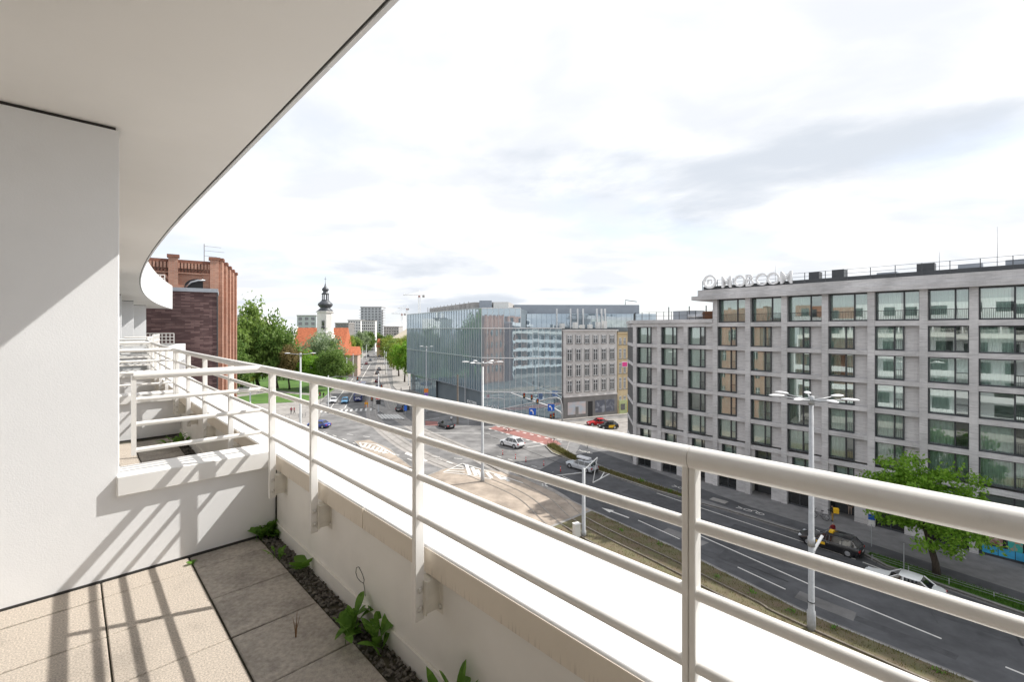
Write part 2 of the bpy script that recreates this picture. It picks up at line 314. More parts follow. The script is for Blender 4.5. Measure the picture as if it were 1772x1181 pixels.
# ------------------------------------------------------------------ street level
GA = -0.267                                   # direction of the long street, radians from +Y
UX, UY = (-.658, .753), (.753, .658)          # along / across the boulevard beside the brick-framed block
def UN(u, n, z=0.): return (u * UX[0] + n * UY[0], u * UX[1] + n * UY[1], z)
ground = MB().poly([(-1500, -300, 0), (1500, -300, 0), (1500, 2500, 0), (-1500, 2500, 0)]).obj('ground', 'asphalt', kind='structure')
def sheet(name, pts, material, z, parent=None, kind='structure'):
    q = pts[::-1] if sum(pts[i][0] * pts[(i + 1) % len(pts)][1] - pts[(i + 1) % len(pts)][0] * pts[i][1] for i in range(len(pts))) < 0 else pts
    return MB().poly([(p[0], p[1], z) for p in q]).obj(name, material, parent, kind=None if parent else kind)
def raised(name, pts, material, z1=.12, kerb=True, kind='structure'):
    o = MB().prism([(p[0], p[1]) for p in pts], -.05, z1).obj(name, material, kind=kind)
    if kerb:
        a = sum(pts[i][0] * pts[(i + 1) % len(pts)][1] - pts[(i + 1) % len(pts)][0] * pts[i][1] for i in range(len(pts)))
        P = [Vector((p[0], p[1], 0)) for p in (pts if a > 0 else pts[::-1])]; n = len(P); inner = []
        for i in range(n):
            d0 = (P[i] - P[i - 1]).normalized(); d1 = (P[(i + 1) % n] - P[i]).normalized()
            nn = Vector((-d0.y - d1.y, d0.x + d1.x, 0)); L_ = max(.5, nn.length ** 2 / 2); inner.append(P[i] + nn / L_ * .18)
        b = MB()
        for i in range(n):
            j = (i + 1) % n
            for q in ([(P[i], z1 + .012), (P[j], z1 + .012), (inner[j], z1 + .012), (inner[i], z1 + .012)], [(P[i], -.02), (P[j], -.02), (P[j], z1 + .012), (P[i], z1 + .012)],
                      [(inner[j], z1 - .02), (inner[i], z1 - .02), (inner[i], z1 + .012), (inner[j], z1 + .012)]):
                b.poly([(v.x, v.y, z) for v, z in q])
        b.obj('kerb', 'kerb', o)
    return o
# boulevard side walk, cycle path, planting strips (u along, n across)
walk_in = [(-60, 49.0), (.4, 51.4), (11, 52.8), (20.7, 53.4), (31, 55.8), (44, 58.6), (51, 60.2)]
kerb_ln = [(-60, 45.2), (0, 47.7), (8, 48.7), (10.5, 50.3), (22, 50.7), (26, 50.3), (30, 50.1), (40, 50.9), (48, 52.3)]
sw = [UN(*p) for p in kerb_ln] + [UN(50.5, 56), UN(55, 62), UN(52, 72), UN(46, 80), UN(42, 95), UN(-60, 95)]
pavement = raised('pavement', sw, 'paving_grey', .12)
cyc = [UN(u, n) for u, n in walk_in]; cyc_o = [(-60, 46.8), (0, 49.9), (8, 50.7), (22, 51.3), (31, 52.2), (40, 53.0), (48, 55.4)]
sheet('cycle_path', cyc + [UN(u, n) for u, n in reversed(cyc_o)], 'asphalt_dark', .1245)
sheet('grass_verge', [UN(u, n) for u, n in ((-60, 45.6), (0, 48.0), (8, 49.0), (9.6, 50.2), (8, 50.45), (0, 49.75), (-60, 46.6))], 'grass', .129)
sheet('planting_strip', [UN(u, n) for u, n in ((25.5, 50.75), (30, 50.4), (40, 51.2), (47.2, 52.6), (47.6, 54.3), (40, 52.5), (31, 51.7), (26, 51.1))], 'ballast', .129)
raised('traffic_island', [G(943, 773), G(955, 785), G(1000, 803), G(1003, 796), G(980, 780), G(960, 770)], 'ballast', .14)
# road lane patches on the boulevard
bl_near = [(-60, 36.0), (1.9, 36.9), (10.4, 36.9), (15, 37.7), (21.7, 38.8), (33.4, 39.9), (44.7, 41.6)]
sheet('road', [UN(u, n) for u, n in bl_near] + [UN(48, 52), UN(40, 50.6), UN(30, 49.9), UN(22, 50.4), UN(10.5, 50.0), UN(8, 48.5), UN(0, 47.4), UN(-60, 45.0)], 'asphalt_dark', .004)
rng = random.Random(3)
def patch(u, n, lu, ln, m='asphalt_patch', z=.008): sheet('asphalt_patch', [UN(u, n), UN(u + lu, n + rng.uniform(-.1, .15)), UN(u + lu, n + ln), UN(u + rng.uniform(-.2, .2), n + ln)], m, z, ground)
for a in ((13.6, 39.6, 4.6, 2.0), (17.5, 42.4, 3.6, 1.6), (-6, 40.5, 5, 2.2), (-1, 43.2, 6, 1.3), (3, 38.2, 5, .7), (24, 46.5, 9, 1.7), (30, 41.7, 8, 1.4), (0, 46, 8, 1.0), (8, 46.6, 12, 1.2)): patch(*a)
for a in ((8.0, 38.0, 3.6, 1.3), (20, 40.6, 4, 1.2), (-4, 38.4, 3.6, 1.4), (12, 43.4, 7, 1.2), (26, 43.9, 9, 1.0)): patch(*a, m='asphalt', z=.0085)
rc = random.Random(17)
for k in range(26):                                    # tar seams and cracks
    u, n = rc.uniform(-10, 34), rc.uniform(38.5, 49); p = [(u, n)]
    for j in range(rc.randint(2, 4)): p.append((p[-1][0] + rc.uniform(.3, 2.4) * (1 if k % 3 else .15), p[-1][1] + rc.uniform(-.25, .25) + (.6 if k % 3 == 0 else 0)))
    b = MB()
    for (u0, n0), (u1, n1) in zip(p[:-1], p[1:]):
        w_ = rc.uniform(.025, .06); a_ = Vector(UN(u0, n0)); c_ = Vector(UN(u1, n1)); d_ = (c_ - a_).normalized(); q_ = Vector((-d_.y, d_.x, 0)) * w_
        b.poly([(*(a_ - q_)[:2], 0), (*(c_ - q_)[:2], 0), (*(c_ + q_)[:2], 0), (*(a_ + q_)[:2], 0)])
    b.obj('tar_seam', 'asphalt_patch' if k % 4 else 'black', ground, (0, 0, .0105 + k * .0001))
# tram reservation
tram_near = [(u, n - .35) for u, n in bl_near if u < 32] + [(31.8, 39.4)]
raised('tram_reservation', [UN(u, n) for u, n in tram_near] + [UN(31.8, 26), UN(-60, 22)], 'ballast', .10)
warm = [UN(31.8, 39.4), UN(38, 40.3), UN(44.5, 41.2), UN(48.5, 40.6), UN(52, 39), G(770, 812), G(735, 826), G(700, 810), UN(64, 24), UN(31.8, 26)]
raised('tram_stop_slab', warm, 'paving_warm', .10)
raised('median_island', [G(612, 765), G(640, 762), G(676, 778), G(690, 792), G(715, 812), G(650, 800)], 'paving_warm', .08)
def rails(pts, gauge=1.45, w=.075):
    P = [Vector((p[0], p[1], 0)) for p in pts]
    for s in (-.5, .5):
        b = MB(); q = []
        for i, p in enumerate(P):
            d = (P[min(i + 1, len(P) - 1)] - P[max(i - 1, 0)]).normalized(); nrm = Vector((-d.y, d.x, 0)); u = p.x * UX[0] + p.y * UX[1]
            q.append((p + nrm * gauge * s, nrm, .20 if u < 31 else (.116 if u < 53 else .024)))
        for i in range(len(q) - 1):
            (a, na, za), (c, nc, zc) = q[i], q[i + 1]
            for o0, o1, d0, d1 in ((-1, 1, 0, 0), (-1, -1, -.14, 0), (1, 1, 0, -.14)):
                b.poly([(*(a + na * w * o0)[:2], za + d0), (*(c + nc * w * o0)[:2], zc + d0), (*(c + nc * w * o1)[:2], zc + d1), (*(a + na * w * o1)[:2], za + d1)])
        b.obj('tram_rail', 'rail', ground)
def smooth_path(pts, n=8):
    out = []; P = [Vector((p[0], p[1], 0)) for p in pts]
    for i in range(len(P) - 1):
        a, b, c, d = P[max(i - 1, 0)], P[i], P[i + 1], P[min(i + 2, len(P) - 1)]
        for k in range(n):
            t = k / n; out.append(.5 * ((2 * b) + (c - a) * t + (2 * a - 5 * b + 4 * c - d) * t * t + (3 * b - a - 3 * c + d) * t ** 3))
    return out + [P[-1]]
tr1 = smooth_path([UN(-60, 33), UN(4, 33.8), UN(13.7, 34.5), UN(20, 35.3), UN(30.5, 36.5), G(960, 862), G(905, 832), G(800, 778), G(720, 742), G(690, 722), G(676, 700), G(668, 670), G(664, 640), G(666, 610), G(668, 595)])
tr2 = smooth_path([UN(-60, 29.8), UN(4, 30.6), UN(20, 32.0), UN(30.5, 33.2), G(905, 862), G(830, 828), G(735, 790), G(690, 765), G(654, 735), G(644, 712), G(645, 680), G(652, 650), G(660, 612), G(665, 596)])
for tr in (tr1, tr2):
    b = MB(); P = [p for p in tr if p.x * UX[0] + p.y * UX[1] > 30]
    for i in range(len(P) - 1):
        d = (P[i + 1] - P[i]).normalized(); nn = Vector((-d.y, d.x, 0)) * 1.5
        d2 = (P[min(i + 2, len(P) - 1)] - P[min(i + 1, len(P) - 2)]).normalized(); n2 = Vector((-d2.y, d2.x, 0)) * 1.5
        b.poly([(*(P[i] - nn)[:2], .006), (*(P[i + 1] - n2)[:2], .006), (*(P[i + 1] + n2)[:2], .006), (*(P[i] + nn)[:2], .006)])
    b.obj('tram_track_slab', 'paving', ground, loc=(0, 0, .0 if tr is tr1 else .003)); rails(tr)
# markings
def mark(pts, name='lane_line', m='paint', z=.016): return sheet(name, pts, m, z, ground)
def line(a, b, w=.14, name='lane_line', z=.016, m='paint'):
    a, b = Vector(a[:2]), Vector(b[:2]); d = (b - a).normalized(); n = Vector((-d.y, d.x)) * w / 2
    return mark([a - n, b - n, b + n, a + n], name, m, z)
def dashes(a, b, on, off, w=.14, name='lane_line', z=.016):
    a, b = Vector(a[:2]), Vector(b[:2]); L_ = (b - a).length; d = (b - a) / L_; t = 0
    while t < L_: line(a + d * t, a + d * min(L_, t + on), w, name, z); t += on + off
def arrow(u, n, s=1., turn=0):
    q = [(0, -.09), (2.2, -.09), (2.2, -.32), (3.6, 0), (2.2, .32), (2.2, .09), (0, .09)]
    mark([UN(u + x * s, n + y * s * 1.3) for x, y in q], 'arrow_marking')
ctr = [(-60, 38.6), (-6, 39.6), (3.8, 40.1), (11, 40.8), (19.7, 42.3), (23.4, 43.0)]
for (a, b), solid in (((ctr[4], ctr[5]), 1), ((ctr[3], ctr[4]), 1), ((ctr[2], ctr[3]), 1)): line(UN(*a), UN(*b), .16)
for a, b in (((1.0, 39.6), (-2.6, 39.3)), ((-6, 39.1), (-10, 38.9))): line(UN(*a), UN(*b), .16)
line(UN(23.4, 43), UN(34, 44.6), .16); dashes(UN(35, 44.7), UN(44, 46), 2.5, 2, .14)
line(UN(12.4, 38.7), UN(16.2, 39.3), .14); line(UN(22, 40.4), UN(27, 41.1), .14)
line(UN(-2, 46.3), UN(9.5, 48.2), .14); line(UN(10, 48.3), UN(30, 49.6), .14)
arrow(28, 40.9); arrow(26.4, 45.9); arrow(36.5, 43.2, .8); arrow(40.3, 44.0, .8)
for u, n in ((27.5, 53.2), (19.2, 52.2), (11.6, 51.9), (46.5, 57.2)):       # bicycle symbols on the cycle path
    for k in (0, 1.25):
        for a in range(8): line(UN(u + k + .42 * cos(a * pi / 4), n + .28 * sin(a * pi / 4), ), UN(u + k + .42 * cos((a + 1) * pi / 4), n + .28 * sin((a + 1) * pi / 4)), .1, 'bicycle_symbol', .137)
    line(UN(u, n), UN(u + .6, n + .5), .1, 'bicycle_symbol', .139); line(UN(u + .6, n + .5), UN(u + 1.25, n), .1, 'bicycle_symbol', .139)
    line(UN(u + 1.8, n), UN(u + 2.4, n + .3), .12, 'bicycle_symbol', .137); line(UN(u + 1.8, n), UN(u + 2.4, n - .3), .12, 'bicycle_symbol', .137)
# junction: hatched nibs
def hatch(outline, ndir, k, w=.5, z=.118):
    P = outline; n = len(P)
    for i in range(n): line(P[i], P[(i + 1) % n], .28, 'hatch_marking', z)
    (a, b), (c, d) = ndir
    for i in range(1, k):
        t = i / k; p = Vector(a[:2]).lerp(Vector(b[:2]), t); q = Vector(c[:2]).lerp(Vector(d[:2]), t); line(p, q, w, 'hatch_marking', z + .004)
def stripes(L_, w, z):
    for a in L_: line(G(a[0], a[1]), G(a[2], a[3]), w, 'hatch_marking', z)
stripes([(767, 819.3, 800, 804), (767, 819.3, 805, 822.7), (800, 804, 840, 816), (840, 816, 905, 838), (806, 823, 850, 831)], .2, .118)
stripes([(789, 809, 801, 809.4), (780, 813, 802.5, 813.6), (773, 817, 804, 818.2)], .28, .122)
stripes([(807, 805.8, 813, 823.5), (817, 810.8, 824, 825), (825.4, 815, 834, 827), (842, 819, 851, 829.5), (857, 822.7, 869.5, 832), (871, 828, 881, 835)], .5, .124)
stripes([(622, 767, 651.6, 770.7), (651.6, 770.7, 684, 789), (622, 767, 626, 774), (626, 774, 672, 786)], .3, .095)
stripes([(634 + 7 * k, 769 + 2.2 * k, 628.5 + 7 * k, 775.5 + 2.2 * k) for k in range(6)], .45, .099)
mark([G(700, 786), G(736, 800), G(742, 797), G(704, 783)], 'hatch_marking', z=.02)
for k in range(7): line(G(654 + 5.4 * k, 718.5), G(663 + 6 * k, 726.5), .55, 'crossing_stripe', .137)
red = [G(846, 742), G(858, 738), G(905, 744), G(962, 762), G(972, 770), G(950, 772), G(900, 757)]
mark(red, 'cycle_crossing', 'paint_red', .012); mark([G(736, 729), G(758, 730), G(766, 737), G(736, 737)], 'cycle_crossing', 'paint_red', .012)
dashes(G(846, 742.5), G(948, 772), .9, 1.0, .4, 'crossing_stripe', .018); dashes(G(860, 738.5), G(972, 765), .9, 1.0, .4, 'crossing_stripe', .018)
for k in range(6): line(G(905 + 12 * k, 739.5 + 4.2 * k), G(918 + 12.5 * k, 741 + 4.4 * k), .7, 'crossing_stripe')
for a, b in ((G(740, 750), G(848, 751)), (G(905, 769), G(940, 766)), (G(912, 775), G(946, 770)), (G(735, 728), G(760, 724)), (G(700, 735), G(712, 742))): line(a, b, .22)
for a, b in ((G(600, 752), G(640, 757)), (G(560, 748), G(620, 770)), (G(640, 770), G(720, 800)), (G(720, 755), G(860, 800)), (G(760, 770), G(905, 815)), (G(745, 790), G(800, 795))): dashes(a, b, 1.6, 2.4, .2)
dashes(G(754, 794), G(784, 803), 1.4, 1.2, .3); dashes(G(860, 790), G(940, 812), 1.0, 1.4, .14); line(G(930, 845), G(952, 835), .3); line(G(938, 838), G(948, 843), .25)
# long street: lanes, pavement, lawn
def ST(s, w, z=0.): return (-49.4 - .2588 * s * 1.0 + .966 * w, 115 + .966 * s + .2588 * w, z)
for k in range(15): line(ST(-7.5, .6 + 1.15 * k), ST(-4, .6 + 1.15 * k), .5, 'crossing_stripe')
line(ST(-3, .2), ST(-3, 7), .4); line(ST(-3, 3.3), ST(150, 3.3), .2); line(ST(-2, 6.8), ST(150, 6.8), .25); dashes(ST(-2, 14.2), ST(150, 14.2), 2, 3, .2)
raised('pavement', [G(556, 716), ST(0, -.4), ST(60, -.4), ST(160, -.4), ST(280, -.4), ST(280, -9), ST(60, -8), ST(10, -9), G(430, 700), G(380, 712), G(330, 800), G(470, 790), G(520, 752), G(548, 735)], 'paving', .12)
raised('pavement', [G(700, 690), G(760, 712), G(832, 727), G(972, 729), G(1066, 720), G(1090, 719), UN(110, 135), UN(160, 130), ST(280, 26), ST(280, 18.6), ST(100, 18.6), ST(40, 18.8)], 'paving', .12)
raised('refuge_island', [G(640, 704), G(652, 700), G(690, 716), G(700, 728), G(672, 722)], 'paving', .12)
raised('lawn', [G(560, 690), G(548, 694), G(500, 698), G(410, 702), G(330, 720), G(330, 672), G(440, 662), G(600, 648), G(604, 655)], 'grass', .16)
for a in ((G(360, 690), G(470, 676), G(556, 684), G(556, 687), G(470, 680), G(360, 696)),): sheet('park_path', list(a), 'paving', .165)
raised('lawn', [ST(60, -9), ST(280, -9), ST(280, -120), ST(60, -90)], 'grass', .10, kerb=False)
raised('side_pavement', [G(972, 733), G(1090, 724), G(1200, 712), G(1200, 716), G(1090, 730.5), G(990, 745)], 'paving', .1, kerb=False)
sheet('side_street', [G(960, 745), G(1092, 726), G(1230, 712), G(1230, 742), G(1100, 756), G(1000, 770)], 'paving', .01)

# ------------------------------------------------------------------ the apartment building with its balconies
ZF = 18.5; RZ = radians(44.2)
def DL(t): return .0042 * max(0., t - 5) ** 2
def nrm_at(t): s = .0084 * max(0., t - 5); L_ = sqrt(1 + s * s); return (1 / L_, -s / L_)     # outward normal of the curved front
def on(d, t): n = nrm_at(t); return (d * n[0] + DL(t), t + d * n[1])                         # offset d from the base line at station t
B0 = (0, 0, ZF)
apart = thing('apartment_building', 'white rendered apartment building whose curved balcony the viewer stands on', 'building', B0, RZ)
TS = [-26 + 2 * i for i in range(16)] + [5 + 1.0 * i for i in range(30)]; TS = sorted(set(TS + [34.0]))
def strip(mb, d0, d1, z0, z1, ts=TS, mi=0):
    """solid band of the curved front between offsets d0..d1 and heights z0..z1"""
    b = len(mb.v)
    for t in ts:
        for d, z in ((d0, z0), (d1, z0), (d1, z1), (d0, z1)): x, y = on(d, t); mb.v.append((x, y, z))
    for i in range(len(ts) - 1):
        for k in range(4):
            k2 = (k + 1) % 4; mb.f.append((b + 4 * i + k, b + 4 * i + k2, b + 4 * i + 4 + k2, b + 4 * i + 4 + k)); mb.m.append(mi)
    e = b + 4 * (len(ts) - 1); mb.f += [(b + 3, b + 2, b + 1, b), (e, e + 1, e + 2, e + 3)]; mb.m += [mi, mi]
    return mb
def seg(t0, t1, n=6): return [t0 + (t1 - t0) * i / n for i in range(n + 1)]
b = MB(); strip(b, 1.09, 1.47, -.3, .488); autosmooth(b.obj('parapet_wall', 'parapet', apart))
b = MB(); strip(b, 1.075, 1.089, -.02, .085); autosmooth(b.obj('parapet_skirting', 'parapet', apart))
edges = [-26, -20, -14, -8.2, -5.3, -2.4, .1, 2.165, 4.6, 7.1, 9.6, 12.1, 15, 18, 21.5, 25, 28, 31, 34]
for i in range(len(edges) - 1):
    b = MB(); strip(b, 1.06, 1.5, .49, .6, seg(edges[i] + .003, edges[i + 1] - .003)); o = autosmooth(b.obj('coping', 'coping', apart)); bevel(o, .008)
    b = MB(); strip(b, 1.0555, 1.0605, .4905, .592, seg(edges[i] + .003, edges[i + 1] - .003)); autosmooth(b.obj('coping_edge', 'fascia', apart))
b = MB(); strip(b, -1.2, 1.46, -.32, -.06); b.obj('floor_slab', 'parapet', apart)
b = MB(); strip(b, -1.6, .835, 2.72, 3.0); b.obj('soffit', 'soffit', apart)
b = MB(); strip(b, .835, .847, 2.7235, 3.0); b.obj('soffit_groove', 'gap', apart)
ed2 = [-26, -14, -8, -3, 0.4, 2.1, 2.98, 8, 14, 20, 26, 34]
for i in range(len(ed2) - 1):
    b = MB(); strip(b, .847, .868, 2.715, 4.0, seg(ed2[i] + .002, ed2[i + 1] - .002, 8)); autosmooth(b.obj('upper_fascia', 'render', apart))
b = MB(); strip(b, .55, .87, 4.0, 4.11); autosmooth(b.obj('upper_coping', 'coping', apart))
def wall_part(name, d0, d1, t0, t1, z0, z1, material='render', mx=0, bev=.006, label=None):
    b = MB(); pts = []
    for d, t in ((d0, t0), (d1, t0), (d1, t1), (d0, t1)):
        x, y = on(0, t0); pts.append((x + d, y + (t - t0)))
    b.prism(pts, z0, z1); o = b.obj(name, material, apart, label=label); bevel(o, bev); return o
PT = [3.62 + 4.33 * k for k in range(7)]
for k, t in enumerate(PT):
    q = MB(); px_, py_ = on(0, t); prof = [(-1.6, -.02), (1.088, -.02), (1.088, .494), (.21, .494), (.21, 2.70), (-1.6, 2.70)]
    for tt in (0, .2): q.v += [(px_ + d, py_ + tt, z) for d, z in prof]
    q.f = [(0, 1, 2, 3, 4, 5), (11, 10, 9, 8, 7, 6)] + [(i, 6 + i, 6 + (i + 1) % 6, (i + 1) % 6) for i in range(6)]; q.m = [0] * 8
    bevel(q.obj('partition_wall', 'render', apart, label='tall white partition wall at the left of the balcony' if k == 0 else None), .006)
    wall_part('partition_joint', -1.6, .195, t + .015, t + .205, 2.70, 2.721, 'gap')
    wall_part('partition_coping', .196, 1.054, t - .04, t + .24, .495, .615, 'coping_clean')
    wall_part('partition_foot_joint', -1.6, 1.085, t - .004, t + .01, -.012, .012, 'gap', bev=.001)
b = MB(); b.box(1.083, 1.0895, 3.606, 3.6195, 0, .485); b.obj('corner_joint', 'gap', apart)
# rear wall of the balconies with sliding doors
b = MB(); strip(b, -1.65, -1.2, -.32, 2.72); b.obj('rear_wall', 'render', apart)
for k in range(-6, 7):
    t0 = 3.62 + 4.33 * k + .5
    x, y = on(-1.2, t0 + 1.6); o = MB().box(-.02, .05, -1.5, 1.5, .05, 2.3).box(.05, .07, -1.42, -.04, .12, 2.23, 1).box(.05, .07, .04, 1.42, .12, 2.23, 1).obj('sliding_door', ['dark_metal', 'glass_far'], apart, (x, y, 0))
# storeys below and above: white balcony bands and recessed brick wall
for lv in (-4, -3, -2, -1, 1):
    z = 3.5 * lv; q = 1.47 if lv < 0 else .8
    if lv < 0:
        b = MB(); strip(b, 1.05, 1.5, z - .45, z + .6); autosmooth(b.obj('balcony_band', 'render', apart))
        b = MB(); strip(b, -1.2, 1.05, z - .40, z - .1); b.obj('balcony_slab', 'render', apart)
    b = MB(); strip(b, -3.0, -1.25, z - .4, z + 3.1, [t for t in TS if t <= 24]); b.obj('recessed_wall', 'render', apart); b = MB(); strip(b, -3.0, -1.25, z - .4, z + 3.1, [t for t in TS if t >= 24]); b.obj('recessed_wall', 'brick_red', apart)
    for k in range(-6, 8):
        t0 = 2.4 + 4.33 * k; x, y = on(-1.25, t0)
        if t0 < 33: MB().box(0, .06, -1.3, 1.3, z + .1, z + 2.4).obj('window', 'glass_far', apart, (x, y, 0))
b = MB(); strip(b, -14, -3.0, -ZF, 6.6); b.obj('building_core', 'render', apart)
b = MB(); strip(b, -3, -1.3, 6.3, 6.6); b.obj('roof_slab', 'render', apart)
b = MB(); strip(b, -3, -1.0, -ZF, -14.4); b.obj('ground_floor_wall', 'concrete', apart)
ck = MB(); rk = random.Random(2)
for pts in ([(0, .19), (-.035, .215), (-.06, .20), (-.065, .17), (-.05, .15), (-.02, .145), (.01, .15), (.015, .17), (0, .19)], [(.01, .15), (.02, .12), (.025, .09)]):
    ck.tube([(1.0885, 2.235 - a * 1.2, .03 + z) for a, z in pts], .0014, 5)
ck.obj('paint_crack', 'gap', apart)
# perforated guard panels at the far end
def lattice(d, z0, z1, t0, t1, cell=.19):
    b = MB(); n = int((t1 - t0) / .5); ts = seg(t0, t1, n); nz = max(2, round((z1 - z0) / cell))
    for i in range(nz + 1): z = z0 + (z1 - z0) * i / nz; strip(b, d, d + .05, z - .035, z + .035, ts)
    t = t0
    while t < t1 - .1:
        strip(b, d + .002, d + .048, z0, z1, [t, t + .07]); t += cell
    return b.obj('lattice_guard', 'metal_white', apart)
lattice(1.0, .62, 1.25, 22.0, 26.0, .24)
def end_lattice(t, d0, d1, z0, z1, cell=.2, bar=.05):
    b = MB(); x0, y0 = on(d0, t); x1, y1 = on(d1, t); L_ = sqrt((x1 - x0) ** 2 + (y1 - y0) ** 2); nz = round((z1 - z0) / cell); nx = round(L_ / cell)
    for i in range(nz + 1): z = z0 + (z1 - z0) * i / nz; b.box(0, L_, -.012, .012, z - bar / 2, z + bar / 2)
    for i in range(nx + 1): x = L_ * i / nx; b.box(x - bar / 2, x + bar / 2, -.010, .010, z0, z1)
    b.obj('lattice_guard', 'metal_white', apart, (x0, y0, 0), atan2(y1 - y0, x1 - x0))
end_lattice(33.5, -.5, 1.0, .45, 1.25); end_lattice(33.6, -.8, .55, 4.12, 4.7)
MB().prism([on(-1.2, 33.9), on(1.5, 33.9), on(1.5, 34.12), on(-1.2, 34.12)], -18.4, .62).obj('end_wall', 'render', apart)
MB().prism([on(-1.6, 33.9), on(.84, 33.9), on(.84, 34.1), on(-1.6, 34.1)], 2.72, 4.1).obj('upper_end_wall', 'render', apart)

# railings: four rails, posts on cast brackets
RAILZ = ((1.21, .0255), (1.06, .0145), (.907, .0145), (.745, .0145))
br = MB()
for sy in (-.032, .024): br.box(.018, .086, sy, sy + .008, .352, .478)
br.box(.014, .022, -.034, .034, .345, .485); br.box(.084, .0925, -.055, .055, .33, .50); br.box(.02, .085, -.033, .033, .474, .480)
me_br = br.mesh('bracket', 'bracket')
bo = MB(); bo.lathe([(.0, -.003), (.011, -.002), (.012, .004), (.008, .007), (0, .008)], 10, axis='y'); me_bolt = bo.mesh('bolt', 'bolt', True)
me_thin = MB().box(-.016, .016, -.0072, .0072, .325, 1.205).mesh('post', 'metal_white')
me_post = MB().box(-.021, .021, -.013, .013, .325, 1.205).mesh('post', 'metal_white')
def railing(label, t0, t1, posts, side=None, dbl=None, detail=True):
    r = thing('balcony_railing', label, 'railing', B0, RZ, 'white balcony railings')
    ts = seg(t0, t1, max(2, int((t1 - t0) * 1.5)))
    for z, rad in RAILZ:
        b = MB(); b.tube([(*on(1.005, t), z) for t in ts], rad, 14 if detail else 8); autosmooth(b.obj('rail', 'metal_white', r), 50)
    for t in posts:
        x, y = on(1.005, t); n = nrm_at(t); a = atan2(n[1], n[0])
        p = put('post', me_thin if .43 < t < .48 else me_post, r, (x, y, 0), a); bevel(p, .003, 2)
        k = put('bracket', me_br, r, (x, y, 0), a); bevel(k, .004, 2)
        if detail:
            ca, sa = cos(a), sin(a)
            for dx_, dy_, z in ((0, -.0135, .375), (0, -.0135, .45)): put('bolt', me_bolt, k, (dx_, dy_, z), rot=(0, 0, pi))
            for dy_ in (-.035, .035):
                for z in (.36, .47): put('bolt', me_bolt, k, (.0835, dy_, z), rot=(0, 0, pi / 2))
    if side:
        t, dend = side; x, y = on(1.005, t)
        for z, rad in RAILZ:
            b = MB(); b.tube([(x - dend_, y, z) for dend_ in (0, .2, .4, 1.005 - dend)], rad, 14 if detail else 8); autosmooth(b.obj('side_rail', 'metal_white', r), 50)
        MB().box(x - 1.005 + dend - .012, x - 1.005 + dend + .012, y - .017, y + .017, .715, 1.21).obj('side_post', 'metal_white', r)
    return r
railing('white railing in the near right corner, ending at the doubled post', -3.4, .4515, [.4440, -.7, -1.8, -2.9])
railing('white tube railing of the near balcony on steel posts and bolted brackets', .4535, 7.7, [.4610, 1.577, 2.676, 3.43, 4.57, 5.66, 6.65, 7.6], (3.66, .28))
nm = ['second', 'third', 'fourth', 'fifth']
for k in range(1, 5):
    t0 = PT[k] - .24; t1 = PT[k + 1] - .26 if k < 4 else 22
    railing('white tube railing of the %s balcony along the front, beyond the nearer partitions' % nm[k - 1], t0, t1, [t0 + .1 + (t1 - t0 - .2) * i / 4 for i in range(5)], (PT[k] + .04, .28), detail=k < 2)

# balcony floor: slabs, gravel strip, weeds
bfloor = strip(MB(), -1.2, 1.09, -.06, -.010).obj('balcony_floor', 'mortar', None, B0, RZ, kind='structure')
dj = [-1.19, -.76, -.33, .126, .556, .97]; tj0 = 3.40
tile_cache = {}
rt = random.Random(5)
def tiles(rows, offs=0):
    for (ta, tb) in rows:
        for i in range(len(dj) - 1):
            w, h = dj[i + 1] - dj[i] - (.009 if i > 2 else .005), tb - ta - .007; key = (round(w, 3), round(h, 3), i == len(dj) - 2)
            if key not in tile_cache:
                q = MB(); q.box(-w / 2, w / 2, -h / 2, h / 2, -.009, 0); tile_cache[key] = q.mesh('tile', 'tile_dirty' if key[2] else 'tile')
            cx_, cy_ = (dj[i] + dj[i + 1]) / 2, (ta + tb) / 2
            o = put('tile', tile_cache[key], bfloor, (cx_ + DL(cy_), cy_, rt.uniform(0, .002)), rot=(rt.uniform(-.004, .004), rt.uniform(-.004, .004), rt.uniform(-.004, .004))); bevel(o, .004, 1)
rows = [(3.40, 3.612)] + [(3.40 - .437 * (k + 1), 3.40 - .437 * k) for k in range(10)]
tiles(rows); tiles([(3.85 + .437 * k, 3.85 + .437 * (k + 1)) for k in range(9)]); tiles([(8.18 + .437 * k, 8.18 + .437 * (k + 1)) for k in range(9)])
g_ = MB(); rg = random.Random(11)
ico = bmesh.new(); bmesh.ops.create_icosphere(ico, subdivisions=1, radius=1); iv = [v.co.copy() for v in ico.verts]; ifc = [tuple(v.index for v in f.verts) for f in ico.faces]; ico.free()
for k in range(2600):
    t = rg.uniform(-.6, 3.6) if k < 1900 else rg.uniform(3.85, 7.9); d = rg.uniform(.972, 1.072); r = rg.uniform(.005, .0115); bidx = len(g_.v)
    sc_ = Vector((rg.uniform(.7, 1.3), rg.uniform(.7, 1.3), rg.uniform(.5, .9)))
    for v in iv: g_.v.append((d + DL(t) + v.x * r * sc_.x, t + v.y * r * sc_.y, -.006 + rg.uniform(0, .005) + r * .5 + v.z * r * sc_.z))
    for f in ifc: g_.f.append(tuple(bidx + i for i in f)); g_.m.append(0)
g_.obj('gravel', 'gravel', None, B0, RZ, kind='stuff', label='dark grey gravel strip along the foot of the parapet', cat='gravel')
